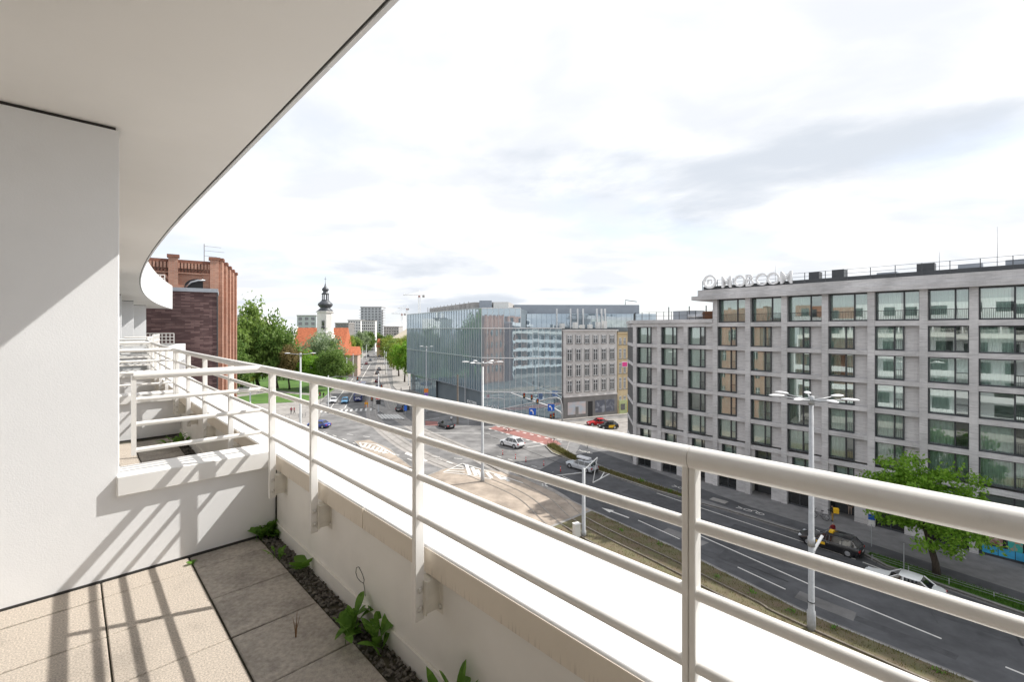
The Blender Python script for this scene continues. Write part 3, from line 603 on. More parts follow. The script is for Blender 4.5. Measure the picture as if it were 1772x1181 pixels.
def leaf_blade(mb, base, az, length, width, lift, droop, n=6, mi=0, fold=.18):
    d = Vector((cos(az), sin(az), 0)); s = Vector((-sin(az), cos(az), 0)); pts = []
    for i in range(n + 1):
        t = i / n; w = width * (sin(pi * min(1, t * .93 + .05)) ** .8) * (1 if t < .97 else .25); c = Vector(base) + d * (length * t * cos(lift)) + Vector((0, 0, length * (sin(lift) * t - droop * t * t)))
        pts.append((c - s * w + Vector((0, 0, w * fold)), c, c + s * w + Vector((0, 0, w * fold))))
    for i in range(n):
        for k in (0, 1): mb.poly([pts[i][k], pts[i][k + 1], pts[i + 1][k + 1], pts[i + 1][k]], mi)
def weed(label, px, py, nleaf, ln, wd, lift=(.6, 1.3), seed=1, spread=.03, shape='blade'):
    x, y = G(px, py, ZF); rr = random.Random(seed); o = thing('weed', label, 'plant', (x, y, ZF - .01), 0, 'weeds in the gravel')
    b = MB(); st = MB()
    for k in range(nleaf):
        a = rr.uniform(0, 2 * pi); l_ = rr.uniform(*lift); sp = Vector((rr.gauss(0, spread), rr.gauss(0, spread), 0)); hh = rr.uniform(.01, ln * .5)
        top = sp + Vector((cos(a) * .012, sin(a) * .012, hh)); st.tube([sp, sp.lerp(top, .5) + Vector((0, 0, .002)), top], .0016, 5)
        L_ = ln * rr.uniform(.6, 1.1)
        if shape == 'blade': leaf_blade(b, top, a, L_, wd * rr.uniform(.7, 1.1), l_, rr.uniform(.15, .5))
        else:
            for q in range(3): leaf_blade(b, top, a + (q - 1) * .8, L_ * .7, wd * rr.uniform(.8, 1.2), l_ * .8, rr.uniform(.2, .6), 5)
    b.obj('leaves', 'weed', o, smooth=True); st.obj('stems', 'weed', o); return o
weed('bushy dark green weed in the corner under the first bracket', 465, 926, 60, .13, .026, (.7, 1.5), 2, .036, 'tri')
weed('small starry weed on the gravel beside the round-leaved weed', 482, 966, 10, .09, .012, (.3, .9), 3, .012)
weed('broad round pale green leaf standing in the gravel strip', 522, 987, 3, .15, .075, (.8, 1.2), 4, .005)
weed('large leafy dandelion clump at the edge of the stained slabs', 610, 1098, 22, .15, .024, (.5, 1.35), 5, .03)
weed('upright narrow-leaved weed to the right of the dandelion clump', 658, 1118, 13, .15, .024, (.6, 1.4), 6, .022)
weed('sprouting weed with spoon-shaped leaves at the bottom of the picture', 788, 1265, 10, .25, .03, (1.0, 1.5), 8, .012)
weed('tiny two-leaved seedling in the joint below the partition', 334, 978, 3, .045, .016, (.3, .7), 9, .006)
for i, (d, t, lb) in enumerate(((1.03, 5.4, 'weed tuft against the parapet of the next balcony'), (.98, 7.2, 'leafy weed at the far end of the next balcony floor'), (1.02, 4.3, 'weed close behind the low partition coping'))):
    w = weed(lb, 600, 1000, 24, .17, .022, (.5, 1.3), 20 + i, .06); c_, s_ = cos(RZ), sin(RZ); w.location = (d * c_ - t * s_, d * s_ + t * c_, ZF - .01)
dry = thing('dead_stalk', 'brown dried-up weed stalk standing on the stained slabs', 'plant', (*G(512, 1104, ZF), ZF))
b = MB()
for k in range(7):
    a = k * 2.4; b.tube([(0, 0, 0), (cos(a) * .004, sin(a) * .004, .035), (cos(a) * .014 * (k % 3), sin(a) * .014, .06 + .01 * k)], [.0035, .0016, .0008], 5)
b.obj('stalk', 'dry', dry)
# ------------------------------------------------------------------ brick-framed block across the boulevard
P0 = (57.6 * UY[0], 57.6 * UY[1], 0); RM = atan2(-.753, .658)
blk = thing('office_block', 'pale brick block with a grid of dark-framed windows and white roof lettering', 'building', P0, RM)
XL = -38.57; PIER = [XL + 3.95 * k for k in range(9)] + [-3.64, .3, 4.2, 8.1, 12.0]; PW = .58
ROW = [6.28 + 2.9 * k for k in range(5)]; RH = 2.42; TOPX = PIER[3]
rb = random.Random(21)
for i, x in enumerate(PIER):
    top = 23.75 if i >= 3 else 20.3
    MB().box(x, x + PW, -.26, .35, 0.12, top).obj('pier', 'brick_grey', blk)
XR = PIER[-1] + PW
for z in [5.62] + [r + RH for r in ROW[:-1]]: MB().box(XL + .01, XR - .01, -.21, .34, z, z + .47).obj('spandrel', 'brick_grey', blk)
MB().box(XL + .01, XR, -.21, .34, 20.32, 20.82).obj('spandrel', 'brick_grey', blk)
MB().box(XL - .1, TOPX - .01, -.38, .6, 20.83, 21.3).obj('roof_band', 'brick_grey', blk)
MB().box(XL + .01, XR, -.12, .34, 2.75, 3.35).obj('shop_fascia', 'brick_grey', blk)
MB().box(TOPX - 2.6, XR + .5, -.75, 8, 23.76, 24.28).obj('cornice', 'brick_grey', blk)
MB().box(TOPX - 1.9, XR + .4, -.45, 8, 24.29, 25.05).obj('roof_band', 'brick_grey', blk)
MB().box(TOPX + .02, TOPX + .5, .35, 8, 20.83, 23.75).obj('end_wall', 'brick_grey', blk)
# interior shell
MB().box(XL + .3, XR, 4.2, 15, .1, 20.3).obj('rear_rooms', 'room', blk); MB().box(TOPX + .5, XR, 4.2, 8, 20.84, 23.75).obj('rear_rooms', 'room', blk)
MB().box(XL, XR, .35, 15, 20.3, 20.8).obj('roof_slab', 'concrete', blk)
for z in [2.75, 5.62] + [r + RH for r in ROW[:-1]]: MB().box(XL + .3, XR, .36, 4.19, z + .05, z + .4).obj('floor_slab', 'stucco_white', blk)
for i, x in enumerate(PIER[1:-1]): MB().box(x + .2, x + .35, .37, 4.15, .15, 20.29).obj('room_wall', 'room', blk)
# window kit: dark lined frame, wide pane, narrow sash with a small guard, curtains
kit = {}
def curtain_mesh(w, h, seed):
    r = random.Random(seed); b = MB(); n = max(6, int(w / .06)); ys = [.05 * sin(i * 1.7 + seed) + r.uniform(-.02, .02) for i in range(n + 1)]; bb = len(b.v)
    for i in range(n + 1): b.v += [(w * i / n, ys[i] * 1.3, 0), (w * i / n, ys[i] * .6, h)]
    for i in range(n): b.f.append((bb + 2 * i, bb + 2 * i + 2, bb + 2 * i + 3, bb + 2 * i + 1)); b.m.append(0)
    return b
def window_kit(w, h, guard_full):
    key = (round(w, 2), round(h, 2), guard_full)
    if key in kit: return kit[key]
    f = MB(); t = .085; split = w * (.66 if w < 3 else .64)
    f.box(0, t, 0, .5, 0, h); f.box(w - t, w, 0, .5, 0, h); f.box(t, w - t, 0, .5, h - t, h); f.box(t, w - t, -.03, .5, 0, t * 1.2); f.box(split - .06, split + .06, .3, .49, t * 1.2, h - t)
    p1 = MB().box(t, split - .06, .395, .41, t * 1.2, h - t); p2 = MB().box(split + .06, w - t, .395, .41, t * 1.2, h - t)
    g0, g1 = (t, w - t) if guard_full else (split + .06, w - t); gd = MB(); gd.box(g0, g1, .02, .055, 1.0, 1.04); gd.box(g0, g1, .02, .055, t * 1.2 + .01, t * 1.2 + .04); n = max(4, int((g1 - g0) / .13))
    for i in range(n + 1): x = g0 + (g1 - g0 - .02) * i / n; gd.box(x, x + .018, .03, .05, t * 1.2 + .04, 1.0)
    kit[key] = dict(f=f.mesh('window', 'dark_metal'), p1=p1.mesh('pane', 'glass_win'), p2=p2.mesh('pane', 'glass_win'), g=gd.mesh('guard', 'dark_metal'),
                    c=[curtain_mesh(w * q, h - .25, s_).mesh('curtain', m_) for q, s_, m_ in ((.94, 1, 'curtain'), (.55, 2, 'curtain'), (.4, 3, 'curtain2'), (.62, 4, 'curtain'), (.3, 5, 'curtain'))])
    return kit[key]
def add_window(parent, x, y, z, w, h, guard_full=False, rng=rb, force=None):
    k = window_kit(w, h, guard_full); o = put('window', k['f'], parent, (x, y, z))
    a = radians(rng.uniform(-.35, .35)); put('pane', k['p1'], o, rot=(radians(rng.uniform(-.25, .25)), 0, a)); put('pane', k['p2'], o, rot=(0, 0, -a)); put('guard', k['g'], o)
    c = rng.choice([0, 0, 0, 0, 0, 1, 2, 3, 3, 5])
    if force is not None: c = force
    if c < 5: put('curtain', k['c'][c], o, (.06 if c != 4 else w * .3, .56, .1))
    if c in (1, 2) and rng.random() < .6: put('curtain', k['c'][4], o, (w * .66, .6, .1))
    return o
me_panel = {}
for i in range(len(PIER) - 1):
    x0, x1 = PIER[i] + PW, PIER[i + 1]; full = i >= 8; w = x1 - x0
    for z in ROW:
        if full: add_window(blk, x0, -.02, z, w, RH)
        else:
            add_window(blk, x0, -.02, z, w * .66, RH, force=0 if i in (3, 4) else None)
            pk = round(w, 2)
            if pk not in me_panel: me_panel[pk] = MB().box(w * .665, w - .004, .16, .5, 0, RH).mesh('brick_panel', 'brick_grey')
            put('brick_panel', me_panel[pk], blk, (x0, 0, z))
    add_window(blk, x0 + (.1 if full else w * .14), .05, 3.36, w * (.94 if full else .52), 2.24)
    if not full:
        MB().box(x0, x0 + w * .13, -.02, .35, 3.36, 5.61).obj('brick_panel', 'brick_grey', blk); MB().box(x0 + w * .67, x1, -.02, .35, 3.36, 5.61).obj('brick_panel', 'brick_grey', blk)
    if i >= 3: add_window(blk, x0, .25, 20.83, w, 2.91, True, force=0 if i in (3, 4) else None)
    # street floor: shop fronts and recessed entrances
    if i in (2, 4, 6):
        MB().box(x0 + .2, x1 - w * .33, 1.6, 1.66, .12, 2.7).obj('entrance_door', 'dark_metal', blk); MB().box(x1 - w * .33, x1, -.05, 1.6, .12, 2.75).obj('entrance_wall', 'brick_grey', blk)
    else:
        a, c_ = (x0 + w * .05, x1 - w * .33) if not full else (x0, x1)
        s = MB().box(a, c_, .06, .14, .12, .3).box(a, c_, .06, .14, 2.66, 2.74).box((a + c_) / 2 - .04, (a + c_) / 2 + .04, .05, .13, .3, 2.66).obj('shop_window', 'dark_metal', blk)
        MB().box(a, c_, .10, .11, .3, 2.66).obj('pane', 'glass_shop', s)
        if not full: MB().box(x1 - w * .33, x1, -.05, .35, .12, 2.75).obj('brick_panel', 'brick_grey', blk)
MB().box(XL + .4, XR, 1.7, 1.75, .12, 2.74).obj('shop_back_wall', 'black', blk)
x0 = PIER[3] + PW
MB().box(x0 + .15, x0 + 2.3, .02, .055, 1.95, 2.62).obj('shop_banner', 'blue_sign', blk); put('banner_text', text_mesh('banner_text', 'DIM', .34, .004, 'white_sign'), blk, (x0 + .45, .012, 2.12), rot=(radians(90), 0, 0))
MB().box(PIER[1] + PW + .15, PIER[1] + PW + 2.2, .02, .055, 2.1, 2.62).obj('shop_banner', 'blue_sign', blk)
# right-hand shop: blue band and two posters
M['poster_a'] = mat('dark_food_poster', (.20, .06, .06), .5, .2, 2.2, col2=(.55, .42, .36)); M['poster_b'] = mat('teal_poster', (.05, .38, .34), .5, .2, 2.0, col2=(.55, .22, .12), lo=.5, hi=.62)
M['blue_band'] = mat('blue_glazed_band', (.06, .36, .62), .35, .15, 1.5)
sx0 = PIER[9] + PW + .1
for k in range(3): MB().box(sx0 + .1 + k * 1.0, sx0 + 1.06 + k * 1.0, .01, .05, .35, 1.05).obj('blue_panel', 'blue_band', blk)
MB().box(sx0 + .5, sx0 + 1.35, .0, .045, 1.15, 2.1).obj('poster', 'poster_a', blk); MB().box(sx0 + 1.65, sx0 + 2.5, .0, .045, 1.05, 2.1).obj('poster', 'poster_b', blk)
board = thing('pavement_sign', 'dark green folding sign board on the pavement by the blue shop front', 'sign', tuple(Vector(P0) + Matrix.Rotation(RM, 3, 'Z') @ Vector((sx0 + 3.1, -.8, .12))), RM)
for s in (-1, 1): MB().box(-.3, .3, -.015, .015, 0, 1.05).obj('board', 'dark_metal', board, (0, s * .2, 0), rot=(s * .2, 0, 0))
# chamfered corner with vertical dark strips
ex, ey = -44.2 - XL, 6.7; La = sqrt(ex * ex + ey * ey); ca = atan2(-ey, -ex)
side = put('corner_wing', MB().box(0, La, .2, 6, .1, 20.3).mesh('corner_wing', 'dark_metal'), blk, (-44.2, 6.7, 0), ca)
for z in [2.75, 5.62] + [r + RH for r in ROW]: MB().box(-.05, La + .1, -.12, .25, z, z + (.6 if z < 3 else .47)).obj('side_band', 'brick_grey', side)
MB().box(-.1, La + .1, -.3, 6, 20.83, 21.3).obj('side_roof_band', 'brick_grey', side)
for k in range(8): MB().box(.2 + k * La / 8, .5 + k * La / 8, -.08, .22, .12, 20.3).obj('mullion', 'pole_dark', side)
MB().prism([(-44.1, 6.8), (XL + .2, .5), (XL + .5, 15), (-42, 15)], 20.35, 20.82).obj('corner_roof', 'concrete', blk)
# lower roof terrace
def roof_guard(parent, pts, z, h, every, name='roof_guard', wires=(1., .66, .33)):
    b = MB()
    for (xa, ya), (xb, yb) in zip(pts[:-1], pts[1:]):
        L_ = sqrt((xb - xa) ** 2 + (yb - ya) ** 2); n = max(1, round(L_ / every))
        for k in range(n + 1): t = k / n; x, y = xa + (xb - xa) * t, ya + (yb - ya) * t; b.box(x - .03, x + .03, y - .03, y + .03, z, z + h)
        for w in wires: b.tube([(xa, ya, z + h * w - .02), (xb, yb, z + h * w - .02)], .018, 5)
    return b.obj(name, 'dark_metal', parent)
roof_guard(blk, [(-42.5, 5.8), (XL + .1, .2), (TOPX - .2, .2)], 21.3, 1.15, 1.15, wires=(1., .5))
roof_guard(blk, [(TOPX - 1.5, .1), (XR, .1)], 25.05, 1.25, 1.9)
b = MB(); b.box(-34, -30.5, 3, 5, 21.2, 22.6).box(-30.2, -28.0, 2.2, 4, 21.2, 22.0); b.obj('roof_unit', 'metal_grey', blk)
MB().tube([(-31, 1.6, 21.75), (-27.6, 1.6, 21.75)], .28, 12).obj('duct', 'rim', blk, smooth=True)
M['timber'] = mat('brown_timber', (.16, .07, .035), .8, .2, 3)
MB().box(-28.6, -26.9, .9, 2.0, 21.3, 22.35).box(-28.7, -26.85, .85, 2.05, 22.0, 22.12).obj('planter_box', 'timber', blk)
for x in (-31.3, -28.9, -34.4): MB().tube([(x, 2.5, 21), (x, 2.5, 23.2)], .07, 6).obj('vent_pipe', 'dark_metal', blk)
# upper roof: dark plinth, units, mast, lettering on a dark frame
MB().box(TOPX - 1.6, XR, .5, .9, 25.05, 25.55).obj('roof_plinth', 'dark_metal', blk)
for x, w, h in ((-16.6, 1.0, 1.35), (-14.4, 1.1, 1.4), (-7.4, 1.3, 1.3), (-4.5, 1.6, .9), (-1.5, 2.0, 1.0), (2.4, 2.2, 1.1), (-10.5, 1.6, .7), (5, 2, 1.0)):
    MB().box(x, x + w, 1.6, 2.8, 25.0, 25.1 + h).obj('roof_unit', 'metal_grey' if h < 1.2 else 'dark_metal', blk)
b = MB()
for k in range(7): b.box(-13 + k * 2.6, -10.8 + k * 2.6, 3.0, 4.6, 25.3, 25.36, mtx=Matrix.Rotation(.0, 4, 'X'))
b.obj('solar_panel', 'glass_crown', blk)
for x, h in ((-2.0, 4.2), (-5.8, 2.4), (-20.2, 2.8)): MB().tube([(x, 2, 25), (x, 2, 25 + h)], [.04, .012], 6).obj('roof_mast', 'pole', blk)
sign = MB()
for x in [-27.9 + k * 1.0 for k in range(11)]: sign.box(x, x + .06, .15, .2, 25.05, 25.5)
sign.box(-28, -18, .13, .22, 25.4, 25.5); sign.obj('sign_frame', 'dark_metal', blk)
for i, (ch, px) in enumerate((('M', -25.75), ('O', -24.2), ('B', -22.85), ('C', -21.7), ('O', -20.45), ('M', -19.05))):
    me = text_mesh('sign_letter', ch, 2.0, .12, 'white_sign'); put('sign_letter', me, blk, (px, -.12, 25.22), rot=(radians(90), 0, 0), scale=(.92, 1, 1))
ring = MB(); n = 32
for k in range(n):
    a, c_ = 2 * pi * k / n, 2 * pi * (k + 1) / n
    for r0, r1, y in ((.62, .88, -.25),):
        q = [(r0 * cos(a), y, r0 * sin(a)), (r1 * cos(a), y, r1 * sin(a)), (r1 * cos(c_), y, r1 * sin(c_)), (r0 * cos(c_), y, r0 * sin(c_))]
        ring.poly(q[::-1]); ring.poly([(p[0], .05, p[2]) for p in q]); ring.poly([q[1], q[2], (q[2][0], .05, q[2][2]), (q[1][0], .05, q[1][2])]); ring.poly([q[0], (q[0][0], .05, q[0][2]), (q[3][0], .05, q[3][2]), q[3]])
ring.box(-.30, -.16, -.24, .04, -.3, .3).box(.16, .30, -.24, .04, -.3, .3).box(-.16, .16, -.24, .04, .14, .3)
ring.obj('sign_emblem', 'white_sign', blk, (-27.15, -.0, 26.1))

# ------------------------------------------------------------------ glass department-store building
GC = (-6.86, 103.1); GR = (11.05, 100.7); GL = (-34.3, 148.6)
gb = thing('glass_building', 'blue-grey glass-clad building with a stepped crown on the street corner', 'building', (GC[0], GC[1], 0), 0)
def rel(p): return (p[0] - GC[0], p[1] - GC[1])
aR = atan2(GR[1] - GC[1], GR[0] - GC[0]); LR = sqrt((GR[0] - GC[0]) ** 2 + (GR[1] - GC[1]) ** 2)
aL = atan2(GC[1] - GL[1], GC[0] - GL[0]); LL = sqrt((GL[0] - GC[0]) ** 2 + (GL[1] - GC[1]) ** 2)
rgb_ = random.Random(9); pane_cache = {}
def pane(w, h, mi):
    k = (round(w, 2), round(h, 2), mi)
    if k not in pane_cache: pane_cache[k] = MB().box(.015, w - .015, 0, .05, .02, h - .02).mesh('glass_pane', M['glass_fac'][mi] if mi < 3 else M['glass_crown'])
    return pane_cache[k]
def curtain_wall(ox, oy, ang, L_, ncol, rows, crown=None, skip=(), mulw=.05, out=.10, mm='frame_white'):
    w = L_ / ncol; c_, s_ = cos(ang), sin(ang); mul = MB()
    for (z0, z1) in rows:
        for i in range(ncol):
            if (i, z0) in skip: continue
            x = i * w; put('glass_pane', pane(w, z1 - z0, rgb_.choice((0, 0, 1, 2)) if z0 < 20 else 3), gb, (ox + c_ * x, oy + s_ * x, z0), rot=(radians(rgb_.gauss(0, .05)), 0, ang + radians(rgb_.gauss(0, .05))))
        for i in range(ncol + 1):
            if (i, z0) not in skip: mul.box(i * w - mulw / 2, i * w + mulw / 2, -out, .03, z0, z1)
        mul.box(0, L_, -out - .03, .02, z1 - .09, z1 + .09)
    mul.box(0, L_, -out * .6, .02, rows[-1][0] - .05, rows[-1][0] + .05)
    mul.obj('mullion_grid', mm, gb, (ox, oy, 0), ang, kind='stuff')
rC = rel(GC); rL = rel(GL)
curtain_wall(rC[0], rC[1], aR, LR, 14, [(0.12, 5.8), (5.8, 13.5), (13.5, 20.2)])
M['fin_grey'] = mat('aluminium_fin', (.52, .57, .58), .4, .05, 3, metal=.2)
curtain_wall(rL[0], rL[1], aL, LL, 41, [(5.8, 13.5), (13.5, 20.2)], mulw=.07, out=.16, mm='fin_grey')
# recessed street floor of the long side
c_, s_ = cos(aL), sin(aL); nx_, ny_ = -s_, c_
curtain_wall(rL[0] + nx_ * 1.2, rL[1] + ny_ * 1.2, aL, LL * .42, 14, [(.12, 5.8)], mulw=.07, mm='fin_grey')
sb = put('street_floor', MB().box(LL * .42, LL * .52, 3, 3.2, .1, 5.8).mesh('street_floor', 'black'), gb, (rL[0], rL[1], 0), aL)
for k in range(10):
    x0_ = LL * .52 + k * LL * .048; MB().box(x0_ + .02, x0_ + LL * .048 - .02, .9 - .06 * k, 1.0 - .06 * k, .12, 5.75).obj('cladding_panel', M['metal_clad'] if 'metal_clad' in M else M.setdefault('metal_clad', mat('dark_panel', (.16, .19, .21), .35, .08, .4)), sb)
MB().box(0, LL, -.05, 2.9, 5.62, 5.8).obj('overhang_soffit', 'metal_grey', sb)
put('facade_text', text_mesh('facade_text', 'EXCESSIS', 1.15, .03, 'white_sign'), gb, (rL[0] + c_ * LL * .845 + nx_ * .25, rL[1] + s_ * LL * .845 + ny_ * .25, 2.1), rot=(radians(90), 0, aL), scale=(1.1, 1, 1))
lg = MB()
pts = [(0, 0), (.3, .75), (.6, .0), (.6, .7), (1.1, .75), (.75, .35), (1.1, .1), (1.4, .3), (1.6, .8), (1.9, .1), (2.2, .8), (2.5, .15), (2.9, .75), (3.1, -.3), (3.6, -.5)]
lg.tube([(x, -.2, z) for x, z in pts], .1, 6); lg.tube([(-.5, -.2, 2.4), (4.0, -.2, 2.4), (4.4, -.2, 2.1), (4.4, -.2, -1.5)], .07, 6)
lg.obj('facade_logo', 'white_sign', gb, (rC[0] + cos(aR) * .8, rC[1] + sin(aR) * .8, 2.0), aR)
# crown
curtain_wall(rL[0], rL[1], aL, LL, 34, [(20.2, 24.8)], mulw=.07, out=.1, mm='fin_grey')
curtain_wall(rC[0], rC[1], aR, 8.9, 7, [(20.2, 24.8)])
def R2(x, y): return (cos(aR) * x - sin(aR) * y, sin(aR) * x + cos(aR) * y)
MB().prism([(rL[0] + 1.0, rL[1]), (.4, .4), R2(8.8, .3), R2(8.8, 30), (rL[0] + 20, rL[1] + 6)], 20.0, 24.7).obj('crown_core', 'metal_clad', gb)
MB().prism([(rL[0] + 1.6, rL[1] - 0.5), (.9, 3.4), R2(LR - .1, .4), R2(LR, 30), (rL[0] + 20, rL[1] + 6)], .1, 20.05).obj('building_core', 'metal_clad', gb)
MB().prism([(rL[0] + 8, rL[1] - 4), (-2.5, 8), R2(5, 8), R2(5, 18), (rL[0] + 18, rL[1])], 24.7, 26.6).obj('roof_plant_screen', 'concrete', gb)
for k in range(12):
    t = k / 12; x = rL[0] + 7.6 + (-2.5 - rL[0] - 7.6) * t; y = rL[1] - 4.2 + (8 - rL[1] + 4) * t; MB().box(x - .08, x + .08, y - .5, y - .3, 24.7, 26.9).obj('screen_post', 'concrete', gb)
MB().box(2.4, 6.0, 6.0, 7.9, 24.7, 26.4).obj('roof_unit', 'stucco_white', gb); MB().box(-1.0, 2.0, 6.0, 7.5, 24.7, 26.9).obj('roof_unit', 'metal_grey', gb)
# rear wing stepping behind the neighbours
wg = put('rear_wing', MB().box(0, 33, 0, 10, .1, 23.9).mesh('rear_wing', 'metal_clad'), gb, R2(8.9, 13) + (0,), aR + .16)
for k in range(26): put('glass_pane', MB().box(.02, 1.24, -.06, -.01, 20.4, 23.9).mesh('glass_pane', 'glass_crown') if k == 0 else _gp, wg, (k * 1.27, 0, 0)); _gp = wg.children[-1].data if k == 0 else _gp
MB().box(-3, 30, 4, 14, 23.9, 26.4).obj('metal_penthouse', 'metal_grey', wg)
for k, x in enumerate((7.5, 11.0, 12.8, 14.2, 17.7, 18.9, 19.8)): MB().box(x, x + .3, -.5, .3, 19.5, 25.2).obj('roof_fin', 'frame_white', wg)
MB().tube([(26, 3, 26.4), (26, 3, 27.6), (29, 3, 27.2)], .12, 6).obj('roof_pipe', 'pole_dark', wg)

# ------------------------------------------------------------------ grey and ochre tenement houses
def tenement(name, label, px0, py0, px1, py1, top, walls, cols, rows, plinth, roofn='dark_metal', depth=11, base_mat='stucco_dark'):
    a, c = G(px0, py0), G(px1, py1); L_ = sqrt((c[0] - a[0]) ** 2 + (c[1] - a[1]) ** 2); ang = atan2(c[1] - a[1], c[0] - a[0])
    t = thing(name, label, 'building', (a[0], a[1], 0), ang)
    MB().box(0, L_, 0, depth, plinth, top).obj('wall', walls, t); MB().box(-.03, L_ + .03, -.06, depth, .05, plinth).obj('plinth', base_mat, t)
    MB().box(-.15, L_ + .15, -.45, depth, top, top + .3).obj('cornice', walls, t); MB().box(0, L_, -.1, depth, top + .3, top + .55).obj('roof', roofn, t)
    MB().box(-.05, L_ + .05, -.2, .02, plinth - .1, plinth + .12).obj('string_course', walls, t)
    w, h0 = None, None
    for (z0, z1) in rows:
        MBf = MB(); ww = min(1.25, L_ / cols * .55); hh = z1 - z0
        MBf.box(-ww / 2, -ww / 2 + .09, -.04, .1, 0, hh).box(ww / 2 - .09, ww / 2, -.04, .1, 0, hh).box(-ww / 2, ww / 2, -.04, .1, hh - .09, hh).box(-ww / 2, ww / 2, -.04, .1, 0, .09).box(-.05, .05, -.045, .1, .09, hh - .09).box(-ww / 2, ww / 2, -.046, .1, hh * .66, hh * .66 + .08)
        fm = MBf.mesh('window', 'frame_white'); pm = MB().box(-ww / 2 + .05, ww / 2 - .05, -.02, -.01, .05, hh - .05).mesh('pane', 'glass_far'); sm = MB().box(-ww / 2 - .15, ww / 2 + .15, -.2, 0, -.14, 0).mesh('sill', 'stucco_dark')
        sur = MB().box(-ww / 2 - .14, -ww / 2, -.07, .0, 0, hh + .1).box(ww / 2, ww / 2 + .14, -.07, 0, 0, hh + .1).mesh('surround', base_mat)
        for i in range(cols):
            x = L_ * (i + .62) / (cols + .24); o = put('window', fm, t, (x, -.0, z0)); put('pane', pm, o); put('sill', sm, o); put('surround', sur, o)
    return t, L_
ten, TL = tenement('tenement_house', 'grey stuccoed corner tenement with shop windows beside the glass building', 976, 726.4, 1067.5, 717.6, 19.6, 'stucco_grey', 6, [(5.9, 8.5), (9.4, 12.0), (12.9, 15.5), (16.8, 18.6)], 4.9)
M['shop_print'] = mat('printed_shop_window', (.45, .52, .58), .4, .3, .6, col2=(.62, .50, .46)); M['shop_print2'] = mat('dark_shop_print', (.10, .11, .14), .3, .3, .8, col2=(.45, .46, .5), lo=.5, hi=.75)
for x0_, x1_, m_ in ((.9, 5.6, 'shop_print'), (8.2, 10.9, 'shop_print2'), (11.1, 13.6, 'shop_print2')):
    s = MB().box(x0_ - .15, x1_ + .15, -.10, -.05, .7, 3.9).obj('shop_window', 'stucco_dark', ten); MB().box(x0_, x1_, -.13, -.09, .9, 3.7).obj('shop_print', m_, s)
MB().box(2.9, 3.7, -.15, -.09, .3, 2.6).obj('shop_door', 'stucco_dark', ten); MB().box(6.3, 7.5, -.12, -.05, .1, 3.6).obj('gateway', 'black', ten)
for x in (1.5, 4.2, 6.0, 8.5, 11.5, 13): MB().box(x, x + .8, 2 + (x % 2), 3 + (x % 2), 19.9, 21.0 + (x % 1.2)).obj('chimney', 'stucco_white', ten)
och, OL = tenement('tenement_house', 'narrow ochre tenement with white windows squeezed beside the grey house', 1068.6, 717.4, 1100, 714.5, 19.0, 'stucco_yellow', 4, [(1.8, 4.2), (5.9, 8.6), (9.6, 12.1), (13.1, 15.4), (16.4, 18.0)], 1.0, base_mat='stucco_yellow')
M['pink_sign'] = mat('pink_poster', (.7, .05, .25), .5, .1, 2); M['green_shop'] = mat('pale_green_shopfront', (.45, .50, .25), .6, .1, 2)
MB().box(1.2, 2.6, -.25, -.15, 11.2, 12.2).obj('poster', 'pink_sign', och); MB().box(1.05, 2.75, -.2, -.14, 11.05, 12.35).obj('poster_frame', 'frame_white', och); MB().box(.3, 4.6, -.3, -.1, .1, 3.2).obj('shop_front', 'green_shop', och); MB().box(2.6, 3.7, -.36, -.3, .4, 3.0).obj('shop_door', 'yellow', och); MB().box(.7, 1.9, -.36, -.3, 1.0, 2.4).obj('shop_pane', 'glass_far', och)

# ------------------------------------------------------------------ brick neighbours beyond the balcony
A = Vector((-25.2, 26.4)); Bp = Vector((-19.7 * .99, 30.3 * .99)); wdir = (Bp - A).normalized(); ap = atan2(wdir.y, wdir.x); Lp = (Bp - A).length
pur = thing('clinker_house', 'modern house with dark purple clinker end wall beyond the balconies', 'building', (A.x, A.y, 0), ap)
MB().box(-4, Lp, 0, 4.0, .05, 22.42).obj('wall', 'brick_purple', pur); MB().box(-4, Lp + .05, -.06, 4.0, 22.42, 22.66).obj('parapet_flashing', 'metal_grey', pur)
MB().box(Lp - .02, Lp + .05, -.05, .05, .1, 22.42).obj('corner_bead', 'dark_metal', pur)
M['old_blue'] = mat('faded_blue_panel', (.05, .09, .16), .6, .2, 3)
MB().box(Lp - .7, Lp - .1, -.06, 0, 11.5, 15.6).obj('drain_panel', 'old_blue', pur)
R0 = Vector((at_depth(379, 34.), 34.)); fdir = Vector((-.436, .9)).normalized(); wd = Vector((.82, .572))
red_b = thing('brick_tower', 'old red brick building with pilasters and a dentilled parapet beyond the clinker wall', 'building', (R0.x, R0.y, 0), atan2(wd.y, wd.x))
